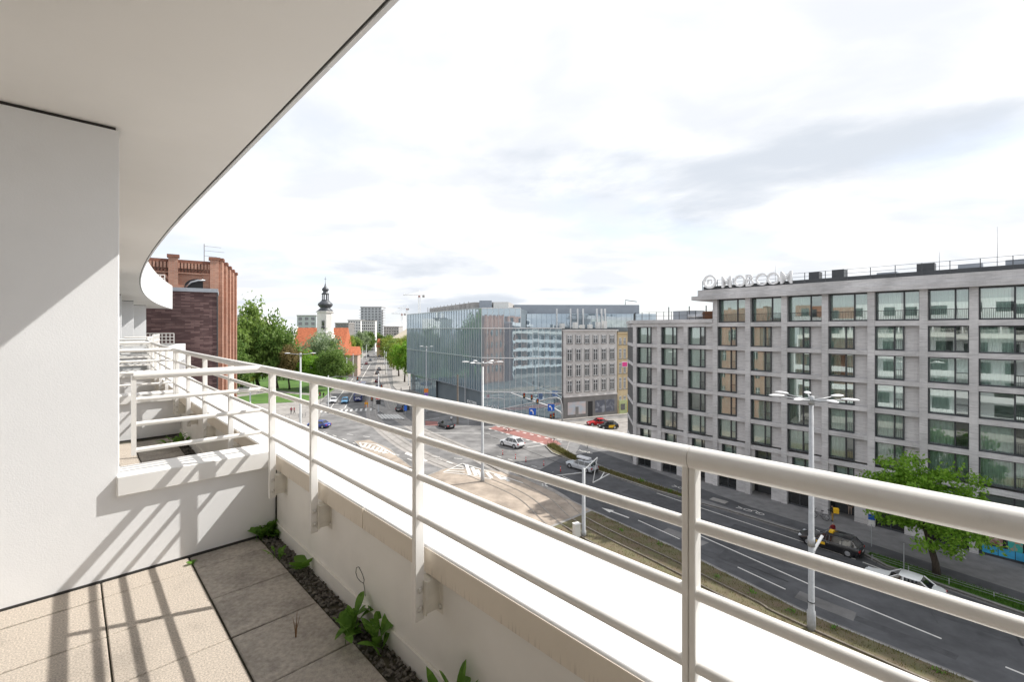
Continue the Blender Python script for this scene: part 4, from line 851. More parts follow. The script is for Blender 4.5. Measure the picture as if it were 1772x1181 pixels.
# local x along the end wall (to the right edge at 0), local y into the block
TOPR = EYE + 116 / 785 * 34
MB().box(-9, 0, .2, 10, .05, TOPR - .1).obj('wall', 'brick_red', red_b)
z0 = TOPR - .98
MB().box(-9, .02, .06, .5, TOPR - .22, TOPR).obj('parapet_cap', 'brick_red_dark', red_b); MB().box(-9, .0, .02, .3, z0 - .02, z0 + .08).obj('string_course', 'brick_red', red_b)
me_d = MB().box(0, .13, -.05, .22, 0, .40).mesh('brick', 'brick_red'); me_d2 = MB().box(0, .10, .0, .22, 0, .2).mesh('brick', 'brick_red_dark')
for k in range(44):
    put('brick', me_d, red_b, (-8.9 + k * .2, 0, TOPR - .64)); put('brick', me_d2, red_b, (-8.86 + k * .2, .02, TOPR - .88))
for k in range(11):                                            # lozenge brickwork band
    for s, m_ in ((1, 'brick_red'), (-1, 'brick_red_dark')):
        o = MB().box(-.46, .46, -.02 if s > 0 else .01, .24, -.075, .075).obj('brick', m_, red_b, (-8.2 + k * .5 + .2, 0, TOPR - 1.42), rot=(0, s * .80, 0))
for x in (-8.0, -5.45, -2.75, -.28):
    MB().box(x - .28, x + .28, -.14, .4, z0 - 16, TOPR + .12).obj('pilaster', 'brick_red', red_b); MB().box(x - .36, x + .36, -.22, .5, TOPR + .12, TOPR + .32).obj('pilaster_cap', 'brick_red_dark', red_b)
arch = MB(); n = 10
arch.poly([(-2.1, .19, z0 - 2.4), (-.62, .19, z0 - 2.4), (-.62, .19, z0 - .9)] + [(-1.36 + .74 * cos(pi * k / n), .19, z0 - .9 + .55 * sin(pi * k / n)) for k in range(n + 1)] + [(-2.1, .19, z0 - .9)])
arch.obj('arched_opening', 'black', red_b)
hood = MB(); hood.tube([(-2.0 + .0, .1, z0 - 1.0), (-1.7, -.05, z0 - .62), (-1.3, -.12, z0 - .48), (-.85, -.1, z0 - .45)], .07, 8); hood.obj('vent_hood', 'rim', red_b, smooth=True)
# street front receding along the curve
sf = put('street_front', MB().box(0, 10.4, .1, 1.0, .05, TOPR - .15).mesh('street_front', 'brick_red'), red_b, (0, 0, 0), atan2(fdir.y, fdir.x) - atan2(wd.y, wd.x))
for k in range(5):
    x = .3 + k * 2.35; MB().box(x - .3, x + .3, -.22, .5, .1, TOPR + .1).obj('pilaster', 'brick_red', sf); MB().box(x - .37, x + .37, -.3, .55, TOPR + .1, TOPR + .3).obj('pilaster_cap', 'brick_red_dark', sf)
    if k < 4:
        for z in (4, 8.5, 13, 17.5):
            wn_ = MB().box(x + .75, x + 1.6, .06, .12, z, z + 2.4).box(x + 1.13, x + 1.22, .02, .06, z, z + 2.4).box(x + .75, x + 1.6, .02, .055, z + 1.5, z + 1.62); wn_.m = [0] * 6 + [1] * 12; wn_.obj('window', ['glass_far', 'frame_white'], sf)
        for j in range(8): MB().box(x + .42 + j * .2, x + .54 + j * .2, .0, .12, TOPR - .9, TOPR - .3).obj('brick', 'brick_red', sf)
antn = MB().tube([(-.9, 1.5, TOPR - .2), (-.9, 1.5, TOPR + 1.5)], .03, 6)
for z, l_ in ((TOPR + 1.35, 1.1), (TOPR + 1.0, 1.3), (TOPR + .6, .8)): antn.tube([(-.9, 1.5, z), (-.9 + l_, 1.5, z - .03)], .012, 4)
antn.obj('roof_aerial', 'pole_dark', red_b)
# ------------------------------------------------------------------ trees
def crown_mesh(name, seed, R, nclump, nleaf, leaf, material, flat=.75, cr=(.22, .4), gap=.0):
    r = random.Random(seed); V = []; Fc = []
    for c in range(nclump):
        while True:
            p = Vector((r.uniform(-1, 1), r.uniform(-1, 1), r.uniform(-1, 1)))
            if .25 < p.length < 1: break
        p = p.normalized() * (p.length ** .45) * r.uniform(.5, 1.12); k = r.uniform(*cr) * r.uniform(.75, 1.15)
        for q in range(nleaf):
            d = Vector((r.gauss(0, 1), r.gauss(0, 1), r.gauss(0, .75))); d = d.normalized() * (r.random() ** .45) * k
            c0 = Vector(((p.x + d.x) * R[0], (p.y + d.y) * R[1], (p.z + d.z) * R[2]))
            nrm = (Vector((r.gauss(0, 1), r.gauss(0, 1), r.gauss(.5, .8))) + d.normalized() * .8).normalized(); a = nrm.orthogonal().normalized(); ang = r.uniform(0, 6.28)
            a = (Matrix.Rotation(ang, 3, nrm) @ a); bb = nrm.cross(a); s = leaf * r.uniform(.6, 1.3); i = len(V)
            V += [tuple(c0 - a * s), tuple(c0 + bb * s * .5), tuple(c0 + a * s), tuple(c0 - bb * s * .5)]; Fc.append((i, i + 1, i + 2, i + 3))
    me = bpy.data.meshes.new(name); me.from_pydata(V, [], Fc); me.materials.append(M[material]); me.update(); return me
def trunk_mesh(seed, h, r0, spread, nl=6):
    r = random.Random(seed); b = MB(); pts = [(0, 0, -.1)]; x = y = 0
    for i in range(1, 6): x += r.uniform(-.04, .04) * h; y += r.uniform(-.04, .04) * h; pts.append((x, y, h * i / 5))
    b.tube(pts, [r0 * 1.25, r0, r0 * .85, r0 * .72, r0 * .6, r0 * .4], 8)
    for k in range(nl):
        a = 6.28 * k / nl + r.uniform(-.4, .4); s = Vector(pts[3 + k % 3]); e = s + Vector((cos(a) * spread[0] * r.uniform(.5, .8), sin(a) * spread[1] * r.uniform(.5, .8), spread[2] * r.uniform(.4, 1.0)))
        m_ = s.lerp(e, .5) + Vector((0, 0, spread[2] * .12)); b.tube([s, m_, e], [r0 * .42, r0 * .25, r0 * .07], 6)
        for j in range(2): e2 = m_ + Vector((r.uniform(-1, 1) * spread[0] * .4, r.uniform(-1, 1) * spread[1] * .4, spread[2] * r.uniform(.2, .6))); b.tube([m_, e2], [r0 * .2, r0 * .04], 5)
    return b
crowns = {}
def tree(label, x, y, h, rad, material='leaf_mid', seed=1, trunk_h=None, base_z=0., group='trees in the park', dens=1., leaf=None, proto=None, sq=1.):
    th = trunk_h if trunk_h is not None else h * .28; rz_ = (h - th) / 2; o = thing('tree', label, 'tree', (x, y, base_z), random.Random(seed).uniform(0, 6), group)
    key = (proto or (material, seed % 3, dens))
    if key not in crowns: crowns[key] = crown_mesh('crown', seed, (1, 1, 1), int(80 * dens), 90, leaf or .07, material)
    put('crown', crowns[key], o, (0, 0, th + rz_ * .95), scale=(rad, rad * sq, rz_ * 1.1))
    trunk_mesh(seed, th + rz_ * .7, max(.12, h * .02), (rad * .7, rad * .7, rz_ * .7)).obj('trunk', 'bark', o, smooth=True); return o
# street tree in front of the brick-framed block
tx, ty = UN(5.0, 49.9)[:2]
st = thing('street_tree', 'bright green maple with a leaning dark trunk on the verge by the boulevard', 'tree', (tx, ty, .12), 0)
b = MB(); lean = Vector((-.9, .35, 0))
b.tube([(0, 0, -.1), lean * .1 + Vector((0, 0, 1)), lean * .45 + Vector((0, 0, 2.4)), lean * .8 + Vector((0, 0, 3.8)), lean * 1.0 + Vector((0, 0, 5.2))], [.30, .24, .21, .17, .10], 10)
r_ = random.Random(4)
for k in range(9):
    a = k * .7; s = lean * (.45 + .05 * k) + Vector((0, 0, 2.6 + .25 * k)); e = s + Vector((cos(a) * 2.6, sin(a) * 2.6, 1.0 + r_.uniform(0, 1.5))); b.tube([s, s.lerp(e, .5) + Vector((0, 0, .35)), e], [.09, .06, .02], 6)
b.obj('trunk', 'bark', st, smooth=True)
me = crown_mesh('crown', 77, (4.2, 4.2, 3.5), 110, 120, .15, 'leaf_bright', cr=(.13, .27)); put('crown', me, st, (-.7, .3, 5.8))
# park and avenue trees: (px, py of base, height, radius, material, label)
PK = [(418, 676, 24, 7.4, 'leaf_mid', 'tall green tree right beside the old brick building'),
      (448, 672, 27, 9.0, 'leaf_mid', 'tallest broad green tree of the park behind the railing'),
      (480, 673, 23, 7.0, 'leaf_dark', 'dark green tree on the right flank of the tall park trees'),
      (402, 690, 16, 6.0, 'leaf_dark', 'dark tree low behind the brick building corner'),
      (414, 680, 9, 5.0, 'leaf_yellow', 'low yellow-green tree at the foot of the brick building'),
      (501, 675, 14, 5.0, 'leaf_rust', 'rusty brown-leaved tree in front of the church roof'),
      (541, 674, 12, 5.3, 'leaf_bright', 'fresh bright green tree in the middle of the park'),
      (556, 655, 18, 8, 'leaf_pale', 'pale silvery willow below the church tower'),
      (572, 676, 14, 4.6, 'leaf_dark', 'dark green tree right of the bright green one'),
      (590, 668, 11, 4.2, 'leaf_mid', 'green tree by the pavement bend'),
      (598, 640, 16, 6, 'leaf_yellow', 'olive tree at the start of the avenue'),
      (612, 630, 15, 5.2, 'leaf_mid', 'second avenue tree left of the carriageway'),
      (624, 620, 17, 6.0, 'leaf_pale', 'pale avenue tree left of the far cars'),
      (636, 611, 17, 7, 'leaf_dark', 'dark avenue tree near the far end, left side'),
      (648, 604, 16, 8, 'leaf_mid', 'far tree closing the avenue on the left'),
      (490, 640, 17, 9, 'leaf_mid', 'broad tree between the park and the church roof'),
      (460, 650, 20, 9, 'leaf_mid', 'broad background tree left of the church'),
      (700, 662, 15, 4.6, 'leaf_bright', 'bright green tree against the corner of the glass building'),
      (690, 652, 14.5, 5.0, 'leaf_yellow', 'yellow-green avenue tree next to the glass building'),
      (682, 640, 14, 5.2, 'leaf_mid', 'mid green avenue tree on the right side of the street'),
      (676, 630, 15, 6, 'leaf_yellow', 'olive avenue tree farther up the right side'),
      (695, 628, 15, 7, 'leaf_yellow', 'yellowish tree behind the right-hand avenue trees'),
      (672, 618, 15, 7, 'leaf_dark', 'dark small tree at the far right of the avenue'),
      (710, 622, 16, 8, 'leaf_mid', 'green tree behind the corner of the glass building'),
      (664, 606, 13, 10, 'leaf_dark', 'dark hedge-like tree closing the street'),
      (618, 606, 26, 9, 'leaf_bright', 'rounded bright tree in front of the white flats'),
      (657, 600, 22, 10, 'leaf_mid', 'dark green tree in front of the red-roofed hall')]
for i, (px, py, h, rad, m_, lb) in enumerate(PK):
    x, y = G(px, py); tree(lb, x, y, h, rad, m_, 30 + i, group='trees of the park and the avenue', trunk_h=min(h * .3, 4.5), leaf=.062 if py > 640 else .075)
# shrubs and verge plants
def tuft(label, x, y, z, w, h, n, material, seed, cat='plant', group='planting along the kerb'):
    r = random.Random(seed); b = MB()
    for k in range(n):
        px_, py_ = r.gauss(0, w), r.gauss(0, w); leaf_blade(b, (px_, py_, 0), r.uniform(0, 6.28), h * r.uniform(.5, 1.2), h * .12, r.uniform(.7, 1.4), r.uniform(.2, .6), 3)
    o = thing('verge_plant', label, cat, (x, y, z), 0, group); b.obj('leaves', material, o, kind='stuff'); return o
rv = random.Random(8)
def grass_on(poly_fn, n, h, seed):
    r = random.Random(seed); b = MB()
    for k in range(n):
        x, y, z = poly_fn(r); a = r.uniform(0, 6.28); L_ = h * r.uniform(.5, 1.3); w = .018 * r.uniform(.8, 1.6) * (h / .2); dx_, dy_ = cos(a), sin(a); lx, ly = r.gauss(0, .35) * L_, r.gauss(0, .35) * L_
        b.poly([(x - dx_ * w, y - dy_ * w, z), (x + dx_ * w, y + dy_ * w, z), (x + lx, y + ly, z + L_)])
    return b
def seg_band(a, n_lo, n_hi, z):
    def f(r):
        u = r.uniform(*a); return UN(u, n_lo(u) + (n_hi(u) - n_lo(u)) * r.random(), z)
    return f
def interp(tab):
    def f(u):
        for (u0, n0), (u1, n1) in zip(tab[:-1], tab[1:]):
            if u0 <= u <= u1: return n0 + (n1 - n0) * (u - u0) / (u1 - u0)
        return tab[-1][1]
    return f
near_k = interp([(u, n - .55) for u, n in bl_near])
def scatter_ballast(r):
    while True:
        u = r.uniform(-14, 31); k = r.random() ** 1.6; n = near_k(u) - k * 8
        if r.random() < .25 + .75 * (abs(sin(u * 1.3 + n * 2.1)) ** 2): return UN(u, n, .10)
M['dry_grass'] = leaf_mat('dry_grass', (.10, .115, .03), (.24, .20, .075), .3); M['fresh_grass'] = leaf_mat('fresh_grass', (.05, .14, .012), (.12, .24, .03), .3)
grass_on(scatter_ballast, 15000, .15, 1).obj('weeds_on_ballast', 'dry_grass', kind='stuff', label='dry yellowish weeds growing between the tram rails', cat='weeds')
grass_on(seg_band((-14, 9.4), interp([(-60, 45.7), (0, 48.1), (8, 49.1), (9.6, 50.1)]), interp([(-60, 46.5), (0, 49.7), (8, 50.4), (9.6, 50.3)]), .129), 9000, .2, 2).obj('verge_grass', 'fresh_grass', kind='stuff', label='long green grass on the verge under the street tree', cat='grass')
grass_on(seg_band((25.8, 47.4), interp([(25.5, 50.8), (30, 50.45), (40, 51.25), (47.5, 52.7)]), interp([(25.5, 51.0), (31, 51.65), (40, 52.4), (47.5, 54.2)]), .129), 3000, .3, 3).obj('strip_growth', 'dry_grass', kind='stuff', label='sparse growth in the planting strip beside the cycle path', cat='weeds')
c0 = G(970, 783)
def isl(r):
    t, w = r.random(), r.random(); a = Vector(G(946, 773)).lerp(Vector(G(999, 802)), t); c = Vector(G(958, 771)).lerp(Vector(G(1001, 797)), t); p = a.lerp(c, w); return (p.x, p.y, .14)
grass_on(isl, 2500, .45, 4).obj('island_growth', 'dry_grass', kind='stuff', label='tall green grass on the kerbed traffic island', cat='grass')
ORD = ['first', 'second', 'third', 'fourth', 'fifth', 'sixth', 'seventh', 'eighth', 'ninth', 'tenth']
for i in range(10):
    u = -3 + 3.2 * i + rv.uniform(0, 2); n = near_k(u) - rv.uniform(.2, 1.2); tuft('%s green weed clump on the tram reservation, counted along the rail from the nearest' % ORD[i], *UN(u, n)[:2], .1, .16, .3, 22, 'weed', 60 + i, group='weed clumps on the tram reservation')
for i, (u, n, lb) in enumerate(((29.0, 51.1, 'leafy green plant at the near end of the planting strip'), (33.5, 51.6, 'second leafy plant in the planting strip'), (27, 50.9, 'low plant at the tip of the planting strip'))): tuft(lb, *UN(u, n)[:2], .13, .25, .5, 30, 'weed', 80 + i)

# ------------------------------------------------------------------ church and far buildings
chd = 205.; cxw = at_depth(563, chd)
ch = thing('church', 'white baroque church with dark onion spire and orange tiled roof', 'church', (cxw, chd, 0), radians(6))
def zpx(py, d): return EYE + (570 - py) / 785 * d
tw = 3.3; zc_ = zpx(541, chd)
tower = MB(); tower.box(-tw, tw, -tw, tw, 0, zpx(580, chd)).obj('tower', 'stucco_white', ch)
oct_ = lambda r, z: [(r * cos(pi / 8 + k * pi / 4), r * sin(pi / 8 + k * pi / 4)) for k in range(8)]
MB().prism(oct_(tw * 1.05, 0), zpx(582, chd), zc_).obj('tower_drum', 'stucco_white', ch); MB().prism(oct_(tw * 1.2, 0), zc_, zc_ + .5).prism(oct_(tw * 1.15, 0), zpx(577, chd), zpx(577, chd) + .35).obj('tower_cornice', 'stucco_white', ch)
prof = [(tw * 1.12, zc_ + .5), (tw * .8, zc_ + 1.4), (tw * .62, zc_ + 2.0), (tw * .78, zc_ + 2.5), (tw * .97, zc_ + 3.3), (tw * .93, zc_ + 4.0), (tw * .62, zc_ + 4.9), (tw * .46, zc_ + 5.5), (tw * .50, zc_ + 5.7)]
MB().lathe(prof, 16).obj('onion_dome', 'copper', ch, smooth=True)
zl = zc_ + 5.7
for k in range(8): a = k * pi / 4; MB().tube([(tw * .4 * cos(a), tw * .4 * sin(a), zl), (tw * .4 * cos(a), tw * .4 * sin(a), zl + 2.4)], .16, 6).obj('lantern_column', 'copper', ch)
MB().lathe([(tw * .5, zl + 2.4), (tw * .5, zl + 2.7), (tw * .3, zl + 3.4), (tw * .28, zl + 3.7), (tw * .46, zl + 4.4), (tw * .40, zl + 5.1), (tw * .16, zl + 5.9), (.12, zl + 7.4), (.05, zl + 9.6)], 14).obj('spire', 'copper', ch, smooth=True)
MB().box(-.5, .5, -.06, .06, zl + 9.3, zl + 9.4).box(-.06, .06, -.06, .06, zl + 8.8, zl + 10.3).obj('cross', 'copper', ch)
MB().box(-.55, .55, -tw * 1.05 - .06, -tw * .9, zpx(564, chd), zpx(555, chd)).obj('window', 'glass_far', ch); MB().box(-.5, .5, -tw - .08, -tw * .9, zpx(586, chd), zpx(581.5, chd)).obj('window', 'glass_far', ch)
MB().lathe([(.0, -tw * 1.05 - .1), (.75, -tw * 1.05 - .08), (.75, -tw * 1.0)], 16, axis='y', c=(0, 0, zpx(567.5, chd))).obj('clock_face', 'copper', ch)
def gable(mb, x0, x1, y0, y1, ze, zr, mi=0, axis='x'):
    ym = (y0 + y1) / 2; mb.poly([(x0, y0, ze), (x1, y0, ze), (x1, ym, zr), (x0, ym, zr)], mi); mb.poly([(x1, y1, ze), (x0, y1, ze), (x0, ym, zr), (x1, ym, zr)], mi); mb.poly([(x0, y1, ze), (x0, y0, ze), (x0, ym, zr)], mi); mb.poly([(x1, y0, ze), (x1, y1, ze), (x1, ym, zr)], mi); return mb
xa = (501 - 563) / 785 * chd; xb = (588 - 563) / 785 * chd
MB().box(xa, xb, 4, 22, 0, 8).obj('nave_wall', 'stucco_white', ch); gable(MB(), xa - .3, xb + .3, 2, 24, 7.6, zpx(567.5, chd)).obj('nave_roof', 'roof_tile', ch)
gable(MB(), xa - .6, xa - .25, 2, 24, 7.6, zpx(564, chd)).box(xa - .6, xa - .25, 2, 24, 0, 7.6).obj('gable_wall', 'stucco_white', ch)
MB().box(xa + 8, xa + 9, 6, 7, zpx(588, chd), zpx(584, chd)).obj('roof_dormer', 'dark_metal', ch)
def far_block(name, label, px0, px1, ptop, d, walls, floors, cols, depth=14, balc=False, wz0=2.5, rot=0, wmat='glass_far', top_ext=None):
    x0, x1 = at_depth(px0, d), at_depth(px1, d); zt = zpx(ptop, d); t = thing(name, label, 'building', (x0, d, 0), rot, 'buildings on the skyline'); w = x1 - x0
    MB().box(0, w, 0, depth, 0, zt).obj('wall', walls, t); MB().box(-.3, w + .3, -.3, depth, zt, zt + .6).obj('roof', 'concrete', t)
    fh = (zt - 1) / floors; cw = w / cols; me_ = MB().box(0, cw * .52, -.12, 0, 0, fh * .55).mesh('window', wmat)
    for f in range(floors):
        z = .8 + f * fh + fh * .2
        if z < EYE - 45: continue
        for c in range(cols): put('window', me_, t, (c * cw + cw * .24, 0, z))
        if balc: MB().box(w, w + 2.6, .5, 6, z - .5, z - .2).box(-2.0, 0, .5, 6, z - .5, z - .2).obj('balcony', 'concrete', t)
    return t
M['flat_grey'] = mat('pale_grey_facade', (.50, .52, .54), .8, .06, .1); M['flat_white'] = mat('white_facade', (.74, .73, .71), .8, .05, .1)
far_block('apartment_tower', 'tall grey apartment tower with projecting balconies on the skyline', 624, 660, 532, 470., 'flat_grey', 15, 6, 16, True)
far_block('apartment_building', 'long white block of flats with small windows in front of the grey tower', 626, 649, 556, 400., 'flat_white', 10, 7, 5)
far_block('apartment_building', 'white block of flats just left of the grey tower', 602, 624, 555, 410., 'flat_white', 10, 5, 14)
far_block('apartment_building', 'dark grey block of flats behind the avenue trees', 580, 603, 560, 360., 'stucco_dark', 8, 5, 14)
far_block('office_building', 'light grey box-shaped building with window bands left of the church tower', 514, 547, 547, 330., 'flat_grey', 8, 3, 20)
far_block('apartment_building', 'low white block between the church tower and the grey flats', 546, 556, 560, 340., 'flat_white', 7, 3, 14)
far_block('apartment_building', 'concrete shell under construction right of the grey tower', 664, 690, 566, 430., 'concrete', 8, 6, 16)
hall = thing('market_hall', 'pale hall with a big sloping roof left of the glass building', 'building', (at_depth(678, 300.), 300., 0), 0, 'buildings on the skyline')
wh = at_depth(716, 300.) - at_depth(678, 300.); MB().box(0, wh, 0, 16, 0, zpx(586, 300.)).obj('wall', 'flat_white', hall)
MB().poly([(-.5, -.5, zpx(586, 300.)), (wh, -.5, zpx(586, 300.)), (wh, 12, zpx(562, 300.)), (9, 12, zpx(566, 300.))]).poly([(-.5, -.5, zpx(586, 300.)), (9, 12, zpx(566, 300.)), (-.5, 22, zpx(586, 300.))]).obj('roof', M.setdefault('sand_roof', mat('sand_roof', (.50, .44, .34), .8, .08, .3)), hall)
rh = thing('red_roofed_house', 'low house with a red roof at the end of the street', 'building', (at_depth(652, 330.), 330., 0), 0, 'buildings on the skyline')
MB().box(0, 12, 0, 9, 0, 7).obj('wall', 'stucco_yellow', rh); gable(MB(), -.5, 12.5, -.5, 9.5, 7, 13).obj('roof', 'roof_tile', rh); MB().box(3, 4, 3, 4, 10, 14).obj('chimney', 'brick_red', rh)
wb = thing('pale_house', 'pale house with two chimneys behind the tall park trees', 'building', (at_depth(400, 190.), 190., 0), 0, 'buildings on the skyline')
MB().box(0, 10, 0, 12, 0, zpx(548, 190.)).obj('wall', 'stucco_white', wb)
for px in (411, 432): MB().box(at_depth(px, 190.) - at_depth(400, 190.) - .6, at_depth(px, 190.) - at_depth(400, 190.) + .6, 3, 4.4, 20, zpx(531 if px > 420 else 534, 190.)).obj('chimney', 'stucco_white', wb)
MB().box(2, 11, 1, 4, zpx(548, 190.), zpx(546, 190.)).obj('roof_edge', 'dark_metal', wb)
pk = thing('park_house', 'pinkish house half hidden behind the avenue trees', 'building', (at_depth(584, 190.), 190., 0), .2, 'buildings on the skyline'); MB().box(0, 8, 0, 10, 0, 9).obj('wall', M.setdefault('stucco_pink', mat('pink_stucco', (.5, .38, .32), .9, .1, .5)), pk); gable(MB(), -.4, 8.4, -.4, 10.4, 9, 12.5).obj('roof', 'roof_tile', pk)
def crane(label, px, ptop, d, jib_l, jib_r, h0=10):
    x = at_depth(px, d); zt = zpx(ptop, d); t = thing('tower_crane', label, 'crane', (x, d, 0), 0, 'tower cranes on the skyline'); b = MB()
    for sx_ in (-.8, .8):
        for sy_ in (-.8, .8): b.tube([(sx_, sy_, 0), (sx_, sy_, zt)], .14, 4)
    z = 0; k = 0
    while z < zt - 2: b.tube([(-.8, -.8, z), (.8, -.8, z + 2)] if k % 2 else [(.8, -.8, z), (-.8, -.8, z + 2)], .08, 4); z += 2; k += 1
    b.obj('mast', 'frame_white', t)
    j = MB(); j.tube([(-jib_l, 0, zt), (jib_r, 0, zt)], .3, 4); j.tube([(-jib_l, 0, zt + .1), (0, 0, zt + 4.5), (jib_r, 0, zt + .2)], .12, 4)
    for k in range(10): j.tube([(-jib_l * k / 10, 0, zt), (-jib_l * (k + .5) / 10, 0, zt + 1.3), (-jib_l * (k + 1) / 10, 0, zt)], .09, 4)
    j.obj('jib', 'frame_white', t); MB().box(-.9, .9, -.8, .8, zt - 2.2, zt - .4).obj('cab', M.setdefault('crane_red', mat('crane_paint', (.5, .27, .24), .6, .1, 1)), t); MB().box(jib_r - 2, jib_r, -.8, .8, zt - 2.2, zt).obj('counterweight', 'concrete', t)
crane('tower crane standing highest above the glass building', 725.5, 511, 420., 15, 5); crane('small tower crane between the flats and the glass building', 695.5, 543, 520., 12, 4.5); crane('distant tower crane with a long faint jib', 704, 534, 600., 12, 3)

# ------------------------------------------------------------------ poles, lamps, signals
def lamp_pole(label, x, y, h, arms, r=.16, al=2.4, collar=None):
    t = thing('street_lamp', label, 'street lamp', (x, y, 0), 0, 'street lamps'); MB().tube([(0, 0, 0), (0, 0, .5), (0, 0, 1.3), (0, 0, 1.35), (0, 0, h)], [r * 1.35, r * 1.35, r * 1.3, r, r * .72], 14).obj('pole', 'pole', t, smooth=True)
    MB().tube([(0, 0, h - .1), (0, 0, h + .45)], r * .95, 12).obj('pole_head', 'pole', t, smooth=True)
    me_h = MB().lathe([(0, -.07), (.16, -.06), (.22, -.01), (.20, .05), (.1, .10), (0, .11)], 14).mesh('lamp_head', 'white_sign', True)
    for k, a in enumerate(arms):
        MB().tube([(0, 0, h + .2), (cos(a) * al * .4, sin(a) * al * .4, h + .26), (cos(a) * al * .72, sin(a) * al * .72, h + .38)], [.055, .05, .045], 7).obj('arm', 'pole', t, smooth=True)
        put('lamp_head', me_h, t, (cos(a) * al * .86, sin(a) * al * .86, h + .42), a, scale=(2.3, 1.0, .9))
    if collar: MB().tube([(0, 0, collar), (0, 0, collar + .6)], r * 1.12, 14).obj('collar', 'pole', t, smooth=True)
    return t
lx, ly = G(1404, 1092); lp = lamp_pole('tall grey street lamp with a ring of flat lamp heads nearest the viewer', lx, ly, 15.1, [k * 2 * pi / 7 + .2 for k in range(7)], .19, 2.4, 5.6)
for z in (1.9, 4.2): MB().tube([(0, 0, z), (0, 0, z + .04)], .235, 14).obj('strap', 'black', lp)
MB().tube([(.15, 0, 5.3), (1.0, .4, 6.1)], .09, 8).obj('bracket_arm', 'frame_white', lp); MB().tube([(.15, 0, 5.0), (.6, .25, 5.8)], .05, 6).obj('bracket_stay', 'pole', lp)
x, y = G(835, 835); lamp_pole('grey street lamp on the paved tram stop, in front of the glass corner', x, y, 15.3, [k * 2 * pi / 6 for k in range(6)], .19, 2.6)
x, y = G(520, 760); lamp_pole('white street lamp with two heads in front of the park lawn', x, y, 15.2, [0.1, 3.3], .2, 2.6)
x, y = G(738, 716); lamp_pole('pale lamp post with orange and purple bands beside the glass building', x, y, 15.5, [2.8, 6.0], .17, 1.6)
bands = thing('post_sign', 'orange and purple boards on the lamp post by the glass building', 'sign', (x, y - .3, 0), 0); MB().box(-.5, .5, -.08, .02, 5.0, 5.9).obj('orange_board', 'orange', bands); MB().box(-.4, .4, -.08, .02, 3.6, 4.9).obj('purple_board', M.setdefault('purple', mat('purple_board', (.25, .14, .5), .5, .1, 3)), bands)
def catenary(label, x, y, h, r=.15, arms=()):
    t = thing('tram_pole', label, 'pole', (x, y, 0), 0, 'overhead line poles'); MB().tube([(0, 0, 0), (0, 0, .6), (0, 0, .65), (0, 0, h)], [r * 1.3, r * 1.3, r, r * .8], 12).obj('pole', 'pole', t, smooth=True)
    for a in arms: MB().tube(a, .05, 6).obj('arm', 'pole', t)
    return t
x, y = G(1010, 930)
catenary('grey tram pole with slanted catenary arms beside the rails', x, y, 6.6, .19, ([(0, 0, 6.2), (-2.6, .6, 5.7)], [(0, 0, 6.4), (1.8, 2.6, 6.9)], [(1.8, 2.6, 6.9), (1.2, 1.8, 4.6)], [(1.2, 1.8, 4.6), (3.0, 2.4, 5.3)], [(2.0, 2.1, 4.9), (2.5, 2.6, 5.4)], [(-1.6, -.3, 4.6), (-.2, 0, 5.0)]))
cab = MB().box(-.3, .3, -.25, .25, .1, 1.3).box(-.33, .33, -.28, .28, 1.3, 1.36).obj('signal_cabinet', 'stucco_white', None, (x - .7, y - .1, 0), .4, label='small white cabinet at the foot of the tram pole', cat='cabinet')
for i, (px, py, h, lb) in enumerate(((805, 712, 9.5, 'slim pale tram pole in front of the glass building'), (568, 716, 9, 'white tram pole left of the waiting cars'), (655, 716, 9.5, 'white tram pole with a red and white sign on the refuge'), (433, 742, 9.0, 'tram pole with wire arms at the edge of the lawn'), (707, 668, 10, 'pale pole by the right-hand avenue trees'), (600, 668, 10, 'pole on the left pavement of the long street'), (611, 655, 10, 'second pole on the left pavement of the long street'), (619, 642, 10, 'third pole on the left pavement of the long street'), (627, 632, 10, 'fourth pole on the left pavement of the long street'), (634, 624, 10, 'fifth pole on the left pavement of the long street'), (668, 648, 10, 'pole between the tracks and the right lanes'), (665, 632, 10, 'second pole between the tracks and the right lanes'))):
    x, y = G(px, py); arms = ([(-.0, 0, h - .6), (-3.2, -.5, h - 1.0)], [(0, 0, h - .3), (2.4, .8, h - .9)], [(2.4, .8, h - .9), (1.0, .3, h - 2.2)]) if px in (433, 805) else ([(0, 0, h - .5), (2.4, 0, h - .2)],)
    t = catenary(lb, x, y, h, .15, arms)
    if px == 655:
        for k in range(3): MB().box(-.55, .55, -.24, -.18, 3.4 + k * .55, 3.9 + k * .55).obj('sign_stripe', 'red_sign' if k != 1 else 'white_sign', t)
        MB().box(-.5, .5, -.25, -.18, 2.2, 3.2).obj('signal_box', 'black', t)
x, y = G(792, 735); tp = thing('wooden_pole', 'brownish tall post before the right face of the glass building', 'pole', (x, y, 0)); MB().tube([(0, 0, 0), (0, 0, 10.5)], [.22, .16], 10).obj('pole', M.setdefault('weathered', mat('weathered_post', (.22, .19, .16), .8, .2, 4)), tp)
